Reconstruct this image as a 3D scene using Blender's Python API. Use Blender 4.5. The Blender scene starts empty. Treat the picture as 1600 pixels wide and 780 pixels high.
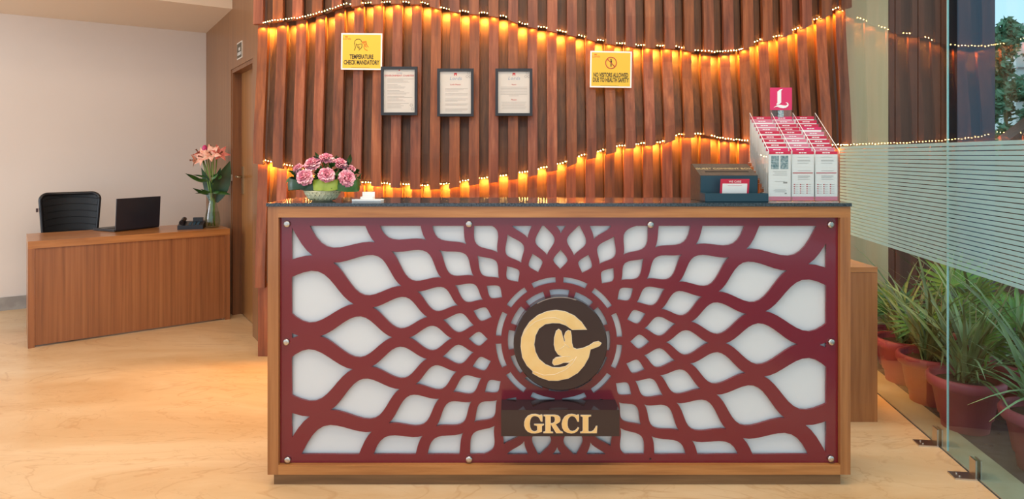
import bpy, bmesh, math, random
from mathutils import Matrix, Vector, Euler
random.seed(7)
C = bpy.context.collection
PI = math.pi
F = 1014.0                      # focal length in pixels of the 1600 px wide frame
EYE, HZ = 1.29, 243.0           # eye height (m) and horizon row
def at(px, py, Y):              # a point seen at (px, py) that stands at depth Y
    return Vector(((px-800)/F*Y, Y, EYE-(py-HZ)/F*Y))
def ax(px, Y): return (px-800)/F*Y
def az(py, Y): return EYE-(py-HZ)/F*Y

# ------------------------------------------------------------------ camera, sky, lamps, exposure
cd = bpy.data.cameras.new('camera'); cam = bpy.data.objects.new('camera', cd); C.objects.link(cam)
cam.location = (0, 0, EYE); cam.rotation_euler = (PI/2, 0, 0)
cd.sensor_width = 36; cd.lens = F/1600*36; cd.shift_y = -(390-HZ)/1600; cd.clip_start = 0.02
sc = bpy.context.scene; sc.camera = cam
w = bpy.data.worlds.new('sky'); sc.world = w; w.use_nodes = True
bg = w.node_tree.nodes['Background']; bg.inputs[0].default_value = (0.76, 0.88, 1.0, 1); bg.inputs[1].default_value = 0.95
def lamp(name, loc, rot, energy, col, sx, sy):
    d = bpy.data.lights.new(name, 'AREA'); d.shape = 'RECTANGLE'; d.size = sx; d.size_y = sy; d.energy = energy; d.color = col
    o = bpy.data.objects.new(name, d); C.objects.link(o); o.location = loc; o.rotation_euler = rot
    return o
lamp('ceiling_lamp', (0.0, 1.6, 3.12), (0, 0, 0), 48, (1, .86, .70), 3.2, 1.2)
lamp('ceiling_lamp', (-1.6, 3.3, 3.12), (0, 0, 0), 17, (1, .80, .58), 1.2, 0.8)
lamp('window_light', (-6.3, 2.2, 1.7), (PI/2, 0, -.75), 64, (.80, .90, 1), 1.6, 2.2)
lamp('ceiling_lamp', (0.5, 3.2, 3.12), (0, 0, 0), 20, (1, .82, .62), 2.4, 0.4)
vs = sc.view_settings
sc.display_settings.display_device = 'sRGB'
vs.view_transform = 'Standard'; vs.look = 'None'; vs.exposure = 0.55; vs.gamma = 1; vs.use_curve_mapping = False

# ------------------------------------------------------------------ materials
def lin(c):
    c = c/255
    return c/12.92 if c <= .04045 else ((c+.055)/1.055)**2.4
def rgb(r, g, b): return (lin(r), lin(g), lin(b), 1)
def mat(name, col, rough=.5, metal=0, spec=.5, **kw):
    m = bpy.data.materials.new(name); m.use_nodes = True
    b = m.node_tree.nodes['Principled BSDF']
    b.inputs['Base Color'].default_value = col; b.inputs['Roughness'].default_value = rough
    b.inputs['Metallic'].default_value = metal; b.inputs['Specular IOR Level'].default_value = spec
    for k, v in kw.items(): b.inputs[k.replace('_', ' ')].default_value = v
    return m
def N(m, t, **kw):
    n = m.node_tree.nodes.new(t)
    for k, v in kw.items():
        if hasattr(n, k): setattr(n, k, v)
        else: n.inputs[k].default_value = v
    return n
def L(m, a, b): m.node_tree.links.new(a, b)
def ramp(m, stops):
    r = N(m, 'ShaderNodeValToRGB'); e = r.color_ramp.elements
    while len(e) < len(stops): e.new(.5)
    for x, (p, c) in zip(e, stops): x.position = p; x.color = c
    return r
def wood(name, dark, mid, light, grain=(30, 30, 1.2), rough=.4, vary=0.0, hue2=None, coat=0.0):
    """grain: coordinate scale; the small one runs along the fibres"""
    m = mat(name, mid, rough); b = m.node_tree.nodes['Principled BSDF']
    tc = N(m, 'ShaderNodeTexCoord'); mp = N(m, 'ShaderNodeMapping'); mp.inputs['Scale'].default_value = grain
    L(m, tc.outputs['Object'], mp.inputs[0])
    oi = N(m, 'ShaderNodeObjectInfo')
    ad = N(m, 'ShaderNodeVectorMath', operation='ADD')
    cmb = N(m, 'ShaderNodeCombineXYZ'); mu = N(m, 'ShaderNodeMath', operation='MULTIPLY'); mu.inputs[1].default_value = 37.0
    L(m, oi.outputs['Random'], mu.inputs[0]); L(m, mu.outputs[0], cmb.inputs[2]); L(m, mp.outputs[0], ad.inputs[0]); L(m, cmb.outputs[0], ad.inputs[1])
    n1 = N(m, 'ShaderNodeTexNoise', Scale=1.0, Detail=6.0, Roughness=.6); L(m, ad.outputs[0], n1.inputs['Vector'])
    r = ramp(m, [(.3, dark), (.52, mid), (.75, light)]); L(m, n1.outputs[0], r.inputs[0])
    col = r.outputs[0]
    if hue2:
        mx = N(m, 'ShaderNodeMix', data_type='RGBA'); r2 = ramp(m, [(.25, (0, 0, 0, 1)), (.95, (1, 1, 1, 1))])
        L(m, oi.outputs['Random'], r2.inputs[0]); L(m, r2.outputs[0], mx.inputs[0]); L(m, col, mx.inputs[6]); 
        r3 = ramp(m, [(.3, hue2[0]), (.52, hue2[1]), (.75, hue2[2])]); L(m, n1.outputs[0], r3.inputs[0]); L(m, r3.outputs[0], mx.inputs[7])
        col = mx.outputs[2]
    if vary:
        hs = N(m, 'ShaderNodeHueSaturation'); ml = N(m, 'ShaderNodeMath', operation='MULTIPLY_ADD'); ml.inputs[1].default_value = vary; ml.inputs[2].default_value = 1-vary/2
        m2 = N(m, 'ShaderNodeMath', operation='FRACT'); m3 = N(m, 'ShaderNodeMath', operation='MULTIPLY'); m3.inputs[1].default_value = 7.31
        L(m, oi.outputs['Random'], m3.inputs[0]); L(m, m3.outputs[0], m2.inputs[0]); L(m, m2.outputs[0], ml.inputs[0])
        L(m, ml.outputs[0], hs.inputs['Value']); L(m, col, hs.inputs['Color']); col = hs.outputs[0]
    L(m, col, b.inputs['Base Color'])
    bp = N(m, 'ShaderNodeBump', Strength=.12, Distance=.002); L(m, n1.outputs[0], bp.inputs['Height']); L(m, bp.outputs[0], b.inputs['Normal'])
    b.inputs['Coat Weight'].default_value = coat; b.inputs['Coat Roughness'].default_value = .12
    return m
def noisy(name, a, b_, scale=20, rough=.6, **kw):
    m = mat(name, a, rough, **kw); b = m.node_tree.nodes['Principled BSDF']
    tc = N(m, 'ShaderNodeTexCoord'); n = N(m, 'ShaderNodeTexNoise', Scale=scale, Detail=5.0); L(m, tc.outputs['Object'], n.inputs['Vector'])
    r = ramp(m, [(.35, a), (.68, b_)]); L(m, n.outputs[0], r.inputs[0]); L(m, r.outputs[0], b.inputs['Base Color'])
    return m
def clear(name, tint, refl=1.0, base=.0, ior=1.45):
    """thin clear sheet: tinted transparency with Fresnel reflection"""
    m = bpy.data.materials.new(name); m.use_nodes = True; nt = m.node_tree
    nt.nodes.remove(nt.nodes['Principled BSDF']); out = nt.nodes['Material Output']
    t = N(m, 'ShaderNodeBsdfTransparent'); t.inputs[0].default_value = tint
    g = N(m, 'ShaderNodeBsdfGlossy', Roughness=.0); g.inputs[0].default_value = (1, 1, 1, 1)
    f = N(m, 'ShaderNodeFresnel', IOR=ior); ma = N(m, 'ShaderNodeMath', operation='MULTIPLY_ADD'); ma.inputs[1].default_value = refl; ma.inputs[2].default_value = base
    ge = N(m, 'ShaderNodeNewGeometry'); sb = N(m, 'ShaderNodeMath', operation='SUBTRACT'); sb.inputs[0].default_value = 1; L(m, ge.outputs['Backfacing'], sb.inputs[1])
    fm_ = N(m, 'ShaderNodeMath', operation='MULTIPLY'); L(m, f.outputs[0], fm_.inputs[0]); L(m, sb.outputs[0], fm_.inputs[1]); L(m, fm_.outputs[0], ma.inputs[0]); mx = N(m, 'ShaderNodeMixShader')
    L(m, ma.outputs[0], mx.inputs[0]); L(m, t.outputs[0], mx.inputs[1]); L(m, g.outputs[0], mx.inputs[2]); L(m, mx.outputs[0], out.inputs[0])
    return m
def leafmat(name, a, b_, rough=.45):
    m = noisy(name, a, b_, 9, rough); b = m.node_tree.nodes['Principled BSDF']
    oi = N(m, 'ShaderNodeObjectInfo'); hs = N(m, 'ShaderNodeHueSaturation'); ml = N(m, 'ShaderNodeMath', operation='MULTIPLY_ADD'); ml.inputs[1].default_value = .8; ml.inputs[2].default_value = .6
    lk = b.inputs['Base Color'].links[0]; src = lk.from_socket
    L(m, oi.outputs['Random'], ml.inputs[0]); L(m, ml.outputs[0], hs.inputs['Value']); L(m, src, hs.inputs['Color']); L(m, hs.outputs[0], b.inputs['Base Color'])
    return m
def lampmat(name, col, s):
    m = mat(name, col, .5); b = m.node_tree.nodes['Principled BSDF']
    b.inputs['Emission Color'].default_value = col; b.inputs['Emission Strength'].default_value = s
    return m

M = {}
M['slat'] = wood('reddish_slat_wood', rgb(90, 46, 18), rgb(124, 66, 27), rgb(152, 88, 42), (34, 34, 1.6), .46, .34, (rgb(92, 42, 26), rgb(132, 70, 44), rgb(164, 102, 74)), coat=.06)
M['recess'] = wood('dark_recess_veneer', rgb(72, 44, 25), rgb(94, 59, 33), rgb(112, 73, 42), (60, 60, 1.0), .5, .2)
M['teak'] = wood('teak_veneer', rgb(148, 92, 46), rgb(176, 116, 62), rgb(192, 134, 78), (2.2, 40, 40), .35, .1, coat=.3)
M['teak_v'] = wood('teak_veneer_upright', rgb(138, 84, 42), rgb(164, 106, 58), rgb(180, 122, 72), (40, 40, 1.5), .35, .1, coat=.3)
M['desk_v'] = wood('desk_veneer_upright', rgb(126, 76, 42), rgb(154, 96, 56), rgb(170, 112, 68), (46, 4, .8), .38, .05, coat=.3)
M['door'] = wood('door_veneer', rgb(138, 90, 48), rgb(156, 106, 58), rgb(168, 118, 68), (30, 30, .9), .32, .05, coat=.3)
M['panelling'] = wood('brown_panelling', rgb(112, 74, 44), rgb(130, 88, 54), rgb(142, 100, 64), (40, 40, .8), .45, .05, coat=.15)
M['jamb'] = wood('door_frame_wood', rgb(104, 64, 36), rgb(128, 82, 48), rgb(140, 92, 56), (40, 40, 1.2), .4, .05)
M['plinth'] = wood('plinth_veneer', rgb(104, 72, 44), rgb(128, 92, 58), rgb(142, 106, 70), (2.2, 40, 40), .45, .05)
M['red'] = mat('maroon_acrylic', rgb(114, 24, 38), .16, spec=.5, Coat_Weight=.3, Coat_Roughness=.05)
M['opal'] = mat('opal_white_acrylic', rgb(212, 217, 220), .3)
M['steel'] = mat('brushed_steel', rgb(200, 194, 186), .28, 1)
M['brass'] = noisy('brushed_gold_sheet', rgb(240, 212, 152), rgb(234, 198, 130), 14, .32, metal=.55)
M['pale'] = mat('pale_metal_edge', rgb(232, 222, 208), .35, .4)
M['gloss_black'] = mat('gloss_dark_brown_acrylic', rgb(50, 34, 34), .08)
M['granite'] = noisy('dark_granite', rgb(24, 30, 36), rgb(74, 84, 92), 160, .1)
M['wall'] = noisy('cream_paint', rgb(222, 208, 196), rgb(226, 213, 202), 1.2, .7)
M['ceil'] = mat('ceiling_paint', rgb(226, 206, 184), .8)
M['black'] = mat('black_plastic', rgb(26, 27, 32), .35)
M['black_matte'] = mat('black_frame', rgb(30, 32, 38), .4)
M['navy'] = mat('dark_teal_board', rgb(30, 62, 76), .4)
M['taupe'] = noisy('dark_taupe_leather', rgb(62, 54, 48), rgb(80, 70, 62), 60, .45)
M['dark'] = mat('dark_slot', rgb(18, 16, 16), .6)
M['white'] = mat('white_card', rgb(238, 238, 236), .5)
M['paper'] = noisy('printed_paper', rgb(198, 194, 187), rgb(204, 200, 194), 6, .55)
M['yellow'] = mat('yellow_print', rgb(222, 184, 56), .5)
M['ink'] = mat('black_ink', rgb(52, 42, 20), .6)
M['grey_ink'] = mat('grey_ink', rgb(150, 146, 142), .6)
M['red_ink'] = mat('red_ink', rgb(190, 56, 60), .6)
M['orange_ink'] = mat('orange_ink', rgb(214, 92, 30), .6)
M['blue_ink'] = mat('slate_blue_ink', rgb(132, 152, 176), .6)
M['pink'] = mat('crimson_pink_print', rgb(214, 44, 98), .4)
M['crimson'] = mat('crimson_print', rgb(200, 40, 72), .45)
M['rose'] = mat('dusty_rose_print', rgb(214, 120, 142), .5)
M['teal_print'] = noisy('printed_photo', rgb(70, 110, 120), rgb(190, 200, 200), 120, .5)
M['gold_ink'] = mat('gold_foil', rgb(206, 186, 140), .4, .3)
M['acrylic'] = clear('clear_acrylic', (.95, .96, .96, 1), .8, .02)
M['acrylic_edge'] = mat('acrylic_edge', rgb(226, 224, 222), .25)
M['glass'] = clear('greenish_plate_glass', (.90, .95, .935, 1), 1.0, .0, 1.5)
M['glass_teal'] = clear('teal_tinted_plate_glass', (.74, .90, .93, 1), 1.0, .0, 1.5)
M['glass_edge'] = mat('glass_edge', rgb(186, 214, 206), .15)
M['vase'] = clear('clear_vase_glass', (.90, .93, .90, 1), .9, .03)
M['water'] = clear('vase_water', (.86, .90, .84, 1), .4, .0, 1.33)
M['mesh'] = mat('black_mesh_fabric', rgb(24, 27, 31), .5)
M['terracotta'] = noisy('terracotta_plastic', rgb(176, 66, 80), rgb(194, 86, 96), 5, .5)
M['soil'] = noisy('potting_soil', rgb(46, 38, 32), rgb(78, 66, 56), 60, .9)
M['twig'] = noisy('dry_twig', rgb(150, 122, 84), rgb(186, 160, 118), 30, .7)
M['strap'] = leafmat('grey_green_leaf', rgb(104, 124, 72), rgb(164, 174, 120))
M['palm'] = leafmat('bright_green_leaf', rgb(70, 116, 46), rgb(120, 164, 76))
M['leaf'] = leafmat('dark_green_leaf', rgb(32, 66, 30), rgb(70, 118, 46), .35)
M['tree'] = noisy('tree_leaf', rgb(84, 122, 84), rgb(132, 168, 128), 3, .5)
M['lime'] = noisy('lime_leaf', rgb(140, 170, 40), rgb(186, 204, 84), 12, .35)
M['broad'] = noisy('deep_green_leaf', rgb(24, 50, 34), rgb(44, 78, 48), 8, .35)
M['carn'] = noisy('carnation_pink', rgb(244, 146, 172), rgb(253, 208, 214), 55, .6)
M['carn2'] = noisy('carnation_deep_pink', rgb(226, 78, 116), rgb(244, 146, 160), 60, .6)
M['lily'] = noisy('salmon_lily_petal', rgb(232, 150, 122), rgb(252, 222, 200), 40, .5)
M['lily2'] = noisy('coral_lily_petal', rgb(222, 100, 94), rgb(244, 176, 154), 40, .5)
M['magenta'] = mat('magenta_bud', rgb(196, 50, 112), .5)
M['stem'] = mat('fresh_stem', rgb(112, 150, 62), .5)
M['basket'] = noisy('cream_woven_cane', rgb(236, 228, 182), rgb(248, 242, 208), 40, .55)
M['stone'] = noisy('grey_stone', rgb(150, 142, 134), rgb(180, 172, 162), 8, .5)
M['curb'] = noisy('beige_stone_strip', rgb(190, 168, 136), rgb(210, 190, 160), 6, .35)
M['outfloor'] = noisy('dark_outdoor_granite', rgb(70, 70, 72), rgb(96, 94, 94), 14, .25)
M['pillar'] = wood('beige_pillar_laminate', rgb(206, 182, 142), rgb(216, 194, 154), rgb(224, 204, 168), (8, 8, .5), .5, 0)
M['outwood'] = wood('brown_outdoor_cladding', rgb(84, 52, 34), rgb(100, 62, 42), rgb(114, 72, 50), (14, 14, .8), .5, .15)
M['slate'] = mat('slate_grey_cladding', rgb(74, 76, 90), .5)
M['render'] = noisy('pale_render', rgb(214, 206, 196), rgb(226, 220, 210), 3, .8)
M['copper'] = mat('wire', rgb(70, 52, 36), .5)
M['bulb'] = lampmat('warm_led', (1, .56, .16, 1), 60)
M['film'] = bpy.data.materials.new('frosted_film')
m = M['film']; m.use_nodes = True; m.node_tree.nodes.remove(m.node_tree.nodes['Principled BSDF'])
_t = N(m, 'ShaderNodeBsdfTransparent'); _t.inputs[0].default_value = (.85, .96, .93, 1)
_d = N(m, 'ShaderNodeBsdfDiffuse'); _d.inputs[0].default_value = (.5, .6, .57, 1)
_l = N(m, 'ShaderNodeBsdfTranslucent'); _l.inputs[0].default_value = (.74, .86, .82, 1)
_a = N(m, 'ShaderNodeMixShader'); _a.inputs[0].default_value = .6; L(m, _d.outputs[0], _a.inputs[1]); L(m, _l.outputs[0], _a.inputs[2])
_b = N(m, 'ShaderNodeMixShader'); _b.inputs[0].default_value = .6; L(m, _t.outputs[0], _b.inputs[1]); L(m, _a.outputs[0], _b.inputs[2]); L(m, _b.outputs[0], m.node_tree.nodes['Material Output'].inputs[0])
# marble floor
M['marble'] = m = mat('beige_marble', rgb(228, 192, 142), .3); b = m.node_tree.nodes['Principled BSDF']
tc = N(m, 'ShaderNodeTexCoord'); mp = N(m, 'ShaderNodeMapping'); mp.inputs['Scale'].default_value = (.55, 1.5, 1); mp.inputs['Rotation'].default_value = (0, 0, .22); L(m, tc.outputs['Object'], mp.inputs[0])
n1 = N(m, 'ShaderNodeTexNoise', Scale=1.6, Detail=8.0, Roughness=.62, Distortion=.9); L(m, mp.outputs[0], n1.inputs['Vector'])
r = ramp(m, [(.28, rgb(202, 162, 114)), (.5, rgb(216, 182, 138)), (.72, rgb(227, 200, 162))]); L(m, n1.outputs[0], r.inputs[0])
wv = N(m, 'ShaderNodeTexNoise', Scale=1.1, Detail=5.0, Roughness=.55, Distortion=1.4); L(m, mp.outputs[0], wv.inputs['Vector'])
v0 = N(m, 'ShaderNodeMath', operation='MULTIPLY'); v0.inputs[1].default_value = 9.0; L(m, wv.outputs[0], v0.inputs[0])
v1 = N(m, 'ShaderNodeMath', operation='FRACT'); L(m, v0.outputs[0], v1.inputs[0])
r2 = ramp(m, [(.44, (0, 0, 0, 1)), (.5, (1, 1, 1, 1)), (.56, (0, 0, 0, 1))]); L(m, v1.outputs[0], r2.inputs[0])
vm = N(m, 'ShaderNodeMath', operation='MULTIPLY'); vm.inputs[1].default_value = .34; L(m, r2.outputs[0], vm.inputs[0])
mx = N(m, 'ShaderNodeMix', data_type='RGBA'); L(m, vm.outputs[0], mx.inputs[0]); L(m, r.outputs[0], mx.inputs[6]); mx.inputs[7].default_value = rgb(176, 124, 74)
wv2 = N(m, 'ShaderNodeTexNoise', Scale=2.6, Detail=6.0, Roughness=.6, Distortion=.8); L(m, mp.outputs[0], wv2.inputs['Vector'])
v3 = N(m, 'ShaderNodeMath', operation='MULTIPLY'); v3.inputs[1].default_value = 7.0; L(m, wv2.outputs[0], v3.inputs[0])
v4 = N(m, 'ShaderNodeMath', operation='FRACT'); L(m, v3.outputs[0], v4.inputs[0])
r4 = ramp(m, [(.46, (0, 0, 0, 1)), (.5, (.22, .22, .22, 1)), (.54, (0, 0, 0, 1))]); L(m, v4.outputs[0], r4.inputs[0])
mx2 = N(m, 'ShaderNodeMix', data_type='RGBA'); L(m, r4.outputs[0], mx2.inputs[0]); L(m, mx.outputs[2], mx2.inputs[6]); mx2.inputs[7].default_value = rgb(168, 120, 74)
L(m, mx2.outputs[2], b.inputs['Base Color'])

# ------------------------------------------------------------------ building helpers
WM = {}                                                     # world matrix of every root and part
def thing(name, label, cat, loc=(0, 0, 0), rz=0, group=None):
    o = bpy.data.objects.new(name, None); C.objects.link(o); o.empty_display_size = .05
    o.location = loc; o.rotation_euler = (0, 0, rz)
    WM[o] = Matrix.Translation(Vector(loc)) @ Matrix.Rotation(rz, 4, 'Z')
    o['label'] = label; o['category'] = cat
    if group: o['group'] = group
    return o
def link(name, me, mt, parent=None, label=None, kind=None, wm=None):
    if mt is not None and not me.materials: me.materials.append(mt)
    o = bpy.data.objects.new(name, me); C.objects.link(o)
    if parent: o.parent = parent; WM[o] = WM[parent]
    else: WM[o] = Matrix.Identity(4)
    if label: o['label'] = label
    if kind: o['kind'] = kind
    return o
class MB:
    def __init__(s): s.b = bmesh.new(); s.smooth = False
    def box(s, x0, x1, y0, y1, z0, z1, T=None):
        v = [s.b.verts.new(T @ Vector(p) if T else p) for p in ((x0,y0,z0),(x1,y0,z0),(x1,y1,z0),(x0,y1,z0),(x0,y0,z1),(x1,y0,z1),(x1,y1,z1),(x0,y1,z1))]
        for f in ((0,3,2,1),(4,5,6,7),(0,1,5,4),(1,2,6,5),(2,3,7,6),(3,0,4,7)): s.b.faces.new([v[i] for i in f])
        return s
    def grid(s, rows, closed=False, sm=True):
        vr = [[s.b.verts.new(p) for p in r] for r in rows]
        for a, b in zip(vr, vr[1:]):
            n = len(a)
            for i in range(n if closed else n-1):
                j = (i+1) % n
                f = s.b.faces.new((a[i], a[j], b[j], b[i])); f.smooth = sm
        return vr
    def lathe(s, prof, c=(0, 0, 0), n=28, sm=True, cap=True):
        rows = [[Vector((c[0]+r*math.cos(2*PI*i/n), c[1]+r*math.sin(2*PI*i/n), c[2]+z)) for i in range(n)] for r, z in prof]
        vr = s.grid(rows, True, sm)
        if cap:
            s.b.faces.new(vr[0][::-1]); s.b.faces.new(vr[-1])
        return s
    def tube(s, pts, r, n=8, cap=True):
        pts = [Vector(p) for p in pts]; rows = []
        rr = r if hasattr(r, '__len__') else [r]*len(pts)
        u = None
        for i, p in enumerate(pts):
            t = (pts[min(i+1, len(pts)-1)]-pts[max(i-1, 0)]).normalized()
            if u is None: u = t.orthogonal().normalized()
            u = (u - t*u.dot(t)).normalized(); v = t.cross(u)
            rows.append([p + rr[i]*(u*math.cos(2*PI*k/n)+v*math.sin(2*PI*k/n)) for k in range(n)])
        vr = s.grid(rows, True)
        if cap: s.b.faces.new(vr[0][::-1]); s.b.faces.new(vr[-1])
        return s
    def ball(s, c, r, n=8, m_=5, sq=(1, 1, 1)):
        mt = Matrix.Translation(Vector(c)) @ Matrix.Diagonal((r*sq[0], r*sq[1], r*sq[2], 1))
        g = bmesh.ops.create_uvsphere(s.b, u_segments=n, v_segments=m_, radius=1, matrix=mt)
        for v in g['verts']:
            for f in v.link_faces: f.smooth = True
        return s
    def prism(s, poly, d0, d1, f):
        """poly of (u, v), extruded d0..d1, f maps (u, v, d) to a point"""
        a = [s.b.verts.new(f(u, v, d0)) for u, v in poly]; b = [s.b.verts.new(f(u, v, d1)) for u, v in poly]
        n = len(poly); s.b.faces.new(a); s.b.faces.new(b[::-1])
        for i in range(n): s.b.faces.new((a[i], b[i], b[(i+1) % n], a[(i+1) % n]))
        return s
    def mesh(s, name, bevel=0, seg=2, wm=None):
        if bevel:
            es = [e for e in s.b.edges if len(e.link_faces) == 2 and e.calc_face_angle(0) > .6]
            bmesh.ops.bevel(s.b, geom=es, offset=bevel, segments=seg, profile=.5, affect='EDGES', clamp_overlap=True)
        bmesh.ops.recalc_face_normals(s.b, faces=s.b.faces)
        if wm is not None: bmesh.ops.transform(s.b, matrix=wm.inverted(), verts=s.b.verts)
        me = bpy.data.meshes.new(name); s.b.to_mesh(me); s.b.free(); return me
    def build(s, name, mt, parent=None, bevel=0, label=None, kind=None, local=False, seg=2):
        wm = None if (local or parent is None) else WM[parent]
        return link(name, s.mesh(name, bevel, seg, wm), mt, parent, label, kind)
def struct(name, mb, mt, bevel=0, label=None):
    o = mb.build(name, mt, None, bevel, kind='structure')
    if label: o['label'] = label; 
    return o
def flat(polys, f, ext, name, mt, parent, local=False, offset=0, label=None, kind=None):
    """even-odd filled outlines (in metres), ext thick to each side, mapped by matrix f"""
    cu = bpy.data.curves.new(name, 'CURVE'); cu.dimensions = '2D'; cu.fill_mode = 'BOTH'; cu.extrude = ext; cu.offset = offset
    for p in polys:
        sp = cu.splines.new('POLY'); sp.points.add(len(p)-1); sp.use_cyclic_u = True
        for q, (u, v) in zip(sp.points, p): q.co = (u, v, 0, 1)
    t = bpy.data.objects.new('t', cu); C.objects.link(t)
    me = bpy.data.meshes.new_from_object(t.evaluated_get(bpy.context.evaluated_depsgraph_get()))
    bpy.data.objects.remove(t); bpy.data.curves.remove(cu)
    me.materials.clear(); me.name = name
    me.transform((Matrix.Identity(4) if local else WM[parent].inverted()) @ f if parent else f)
    return link(name, me, mt, parent, label, kind)
def text(body, size, f, name, mt, parent, ext=.0004, sx=1.0, align='CENTER', local=False, spacing=1.0, shear=0, bold=0):
    cu = bpy.data.curves.new(name, 'FONT'); cu.body = body; cu.size = size; cu.extrude = ext; cu.align_x = align; cu.space_character = spacing; cu.shear = shear; cu.offset = bold
    cu.resolution_u = 3
    t = bpy.data.objects.new('t', cu); C.objects.link(t)
    me = bpy.data.meshes.new_from_object(t.evaluated_get(bpy.context.evaluated_depsgraph_get()))
    bpy.data.objects.remove(t); bpy.data.curves.remove(cu)
    me.materials.clear(); me.name = name
    me.transform(Matrix.Diagonal((sx, 1, 1, 1)))
    me.transform((Matrix.Identity(4) if local else WM[parent].inverted()) @ f)
    return link(name, me, mt, parent)
def facing(x, y, z, rz=0, tilt=0):          # a frame whose XY plane is upright and looks at -Y
    return Matrix.Translation((x, y, z)) @ Matrix.Rotation(rz, 4, 'Z') @ Matrix.Rotation(PI/2-tilt, 4, 'X')
def quat_face(d, roll=0):
    z = Vector(d).normalized(); y = Vector((0, 1, 0)); y = (y-z*y.dot(z)); y = y.normalized() if y.length > .05 else z.orthogonal().normalized(); x = y.cross(z)
    return (Matrix((x, y, z)).transposed()).to_quaternion() @ Euler((0, 0, roll)).to_quaternion()
def interp(tab, x):
    if x <= tab[0][0]: return tab[0][1]
    for (a, b), (c, d) in zip(tab, tab[1:]):
        if x <= c: return b+(d-b)*(x-a)/(c-a)
    return tab[-1][1]
def smooth(s): s = max(0, min(1, s)); return s*s*(3-2*s)
def copy_part(o, parent, name=None):
    c = o.copy(); C.objects.link(c); c.parent = parent; return c

# ================================================================== THE SETTING
CEIL = 3.15
def GX(Y): return 1.829+.1383*(Y-2.44)                     # the glass partition's line on the floor
struct('floor', MB().prism([(-8, -3), (GX(-3), -3), (GX(4.3), 4.3), (2.6, 4.3), (2.6, 7), (-8, 7)], -.1, 0, lambda u, v, d: Vector((u, v, d))), M['marble'])
struct('trim_1', MB().prism([(GX(-3)+.012, -3), (GX(-3)+.165, -3), (GX(4.2)+.165, 4.2), (GX(4.2)+.012, 4.2)], -.06, .0, lambda u, v, d: Vector((u, v, d))), M['curb'], label='beige stone strip along the outside of the glass')
struct('ground', MB().prism([(GX(-3)+.165, -3), (14, -3), (14, 14), (GX(4.2)+.165, 14)], -.1, -.004, lambda u, v, d: Vector((u, v, d))), M['outfloor'])
struct('ceiling', MB().prism([(-8, .4), (GX(.4), .4), (GX(4.3), 4.3), (2.6, 7), (-8, 7)], CEIL, CEIL+.1, lambda u, v, d: Vector((u, v, d))), M['ceil'])
struct('roof', MB().prism([(GX(-3)+.2, -3), (3.3, -3), (3.3, 4.9), (GX(4.2)+.3, 4.9)], CEIL+.02, CEIL+.2, lambda u, v, d: Vector((u, v, d))), M['ceil'], label='unseen porch roof added to dim the outdoors')  # out-of-view slab added to cut the skylight on the plants
# slanted left corner of the room
CN = Vector((-2.95, 6.26, 0)); DW = Vector((.559, -.829, 0)); BW = Vector((-.829, -.559, 0))   # corner, along the door wall, along the cream wall
NB = Vector((.559, -.829, 0)); ND = Vector((.829, .559, 0))
def frame_m(o, x, y): 
    m = Matrix.Identity(4); m.col[0][:3] = x; m.col[1][:3] = y; m.col[3][:3] = o; return m
TB = frame_m(CN, BW, DW)         # local x along the cream wall to the left, y out into the room
TD = frame_m(CN, DW, -ND)        # local x along the door wall towards us, y out into the room (to the lower left)
struct('wall_left', MB().box(-.3, 5, -.12, 0, 0, CEIL, TB), M['wall'])
struct('baseboard_left', MB().box(0, 5, 0, .012, 0, .11, TB), M['stone'], .002)
struct('ceiling_drop', MB().box(0, 5, 0, 1.25, 2.47, CEIL-.001, TB), M['ceil'])
D0, D1, DH = 1.195, 1.965, 1.985
dw = MB()
dw.box(0, D0, -.14, 0, 0, CEIL, TD); dw.box(D1, 2.46, -.14, 0, 0, CEIL, TD); dw.box(D0, D1, -.14, 0, DH, CEIL, TD)
struct('wall_inner', dw, M['panelling'])
door = struct('door_1', MB().box(D0+.035, D1-.003, -.115, -.075, .006, DH-.03, TD), M['door'], .002)
WM[door] = Matrix.Identity(4)
fr = MB(); fr.box(D0, D0+.035, -.13, -.006, 0, DH, TD); fr.box(D0+.035, D1, -.13, -.006, DH-.03, DH, TD)
fr.build('door_frame', M['jamb'], door, .002)
h = MB(); hx = D0+.085
h.box(hx-.02, hx+.02, -.075, -.066, .98, 1.2, TD); h.tube([TD @ Vector(p) for p in ((hx, -.07, 1.12), (hx, -.025, 1.12), (hx+.012, -.02, 1.12), (hx+.13, -.02, 1.12))], .009)
h.build('door_handle', mat('antique_brass', rgb(168, 146, 112), .35, .9), door, label='brass lever handle on a long plate')
MB().box(D0-.01, D0+.03, -.006, .008, 1.085, 1.135, TD).build('strike_plate', M['steel'], door)
# brass-edged sign over the door
ds = thing('door_sign', 'small dark sign with pale border above the wooden door', 'sign', TD @ Vector((1.55, .002, 2.03)))
MB().box(1.46, 1.64, .001, .006, 2.03, 2.16, TD).build('sign_plate', M['pale'], ds)
MB().box(1.47, 1.63, .006, .0075, 2.04, 2.15, TD).build('sign_face', mat('dark_olive_plate', rgb(74, 66, 48), .4), ds)
q = MB()
for z, a in ((2.105, ((1.53, 1.545), (1.55, 1.565), (1.572, 1.585))), (2.07, ((1.49, 1.505), (1.512, 1.525), (1.532, 1.55), (1.557, 1.57), (1.577, 1.592), (1.6, 1.612)))):
    for x0, x1 in a: q.box(x0, x1, .0075, .0082, z-.012, z+.012, TD)
q.build('lettering', M['paper'], ds, label='two worn illegible lines')

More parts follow.
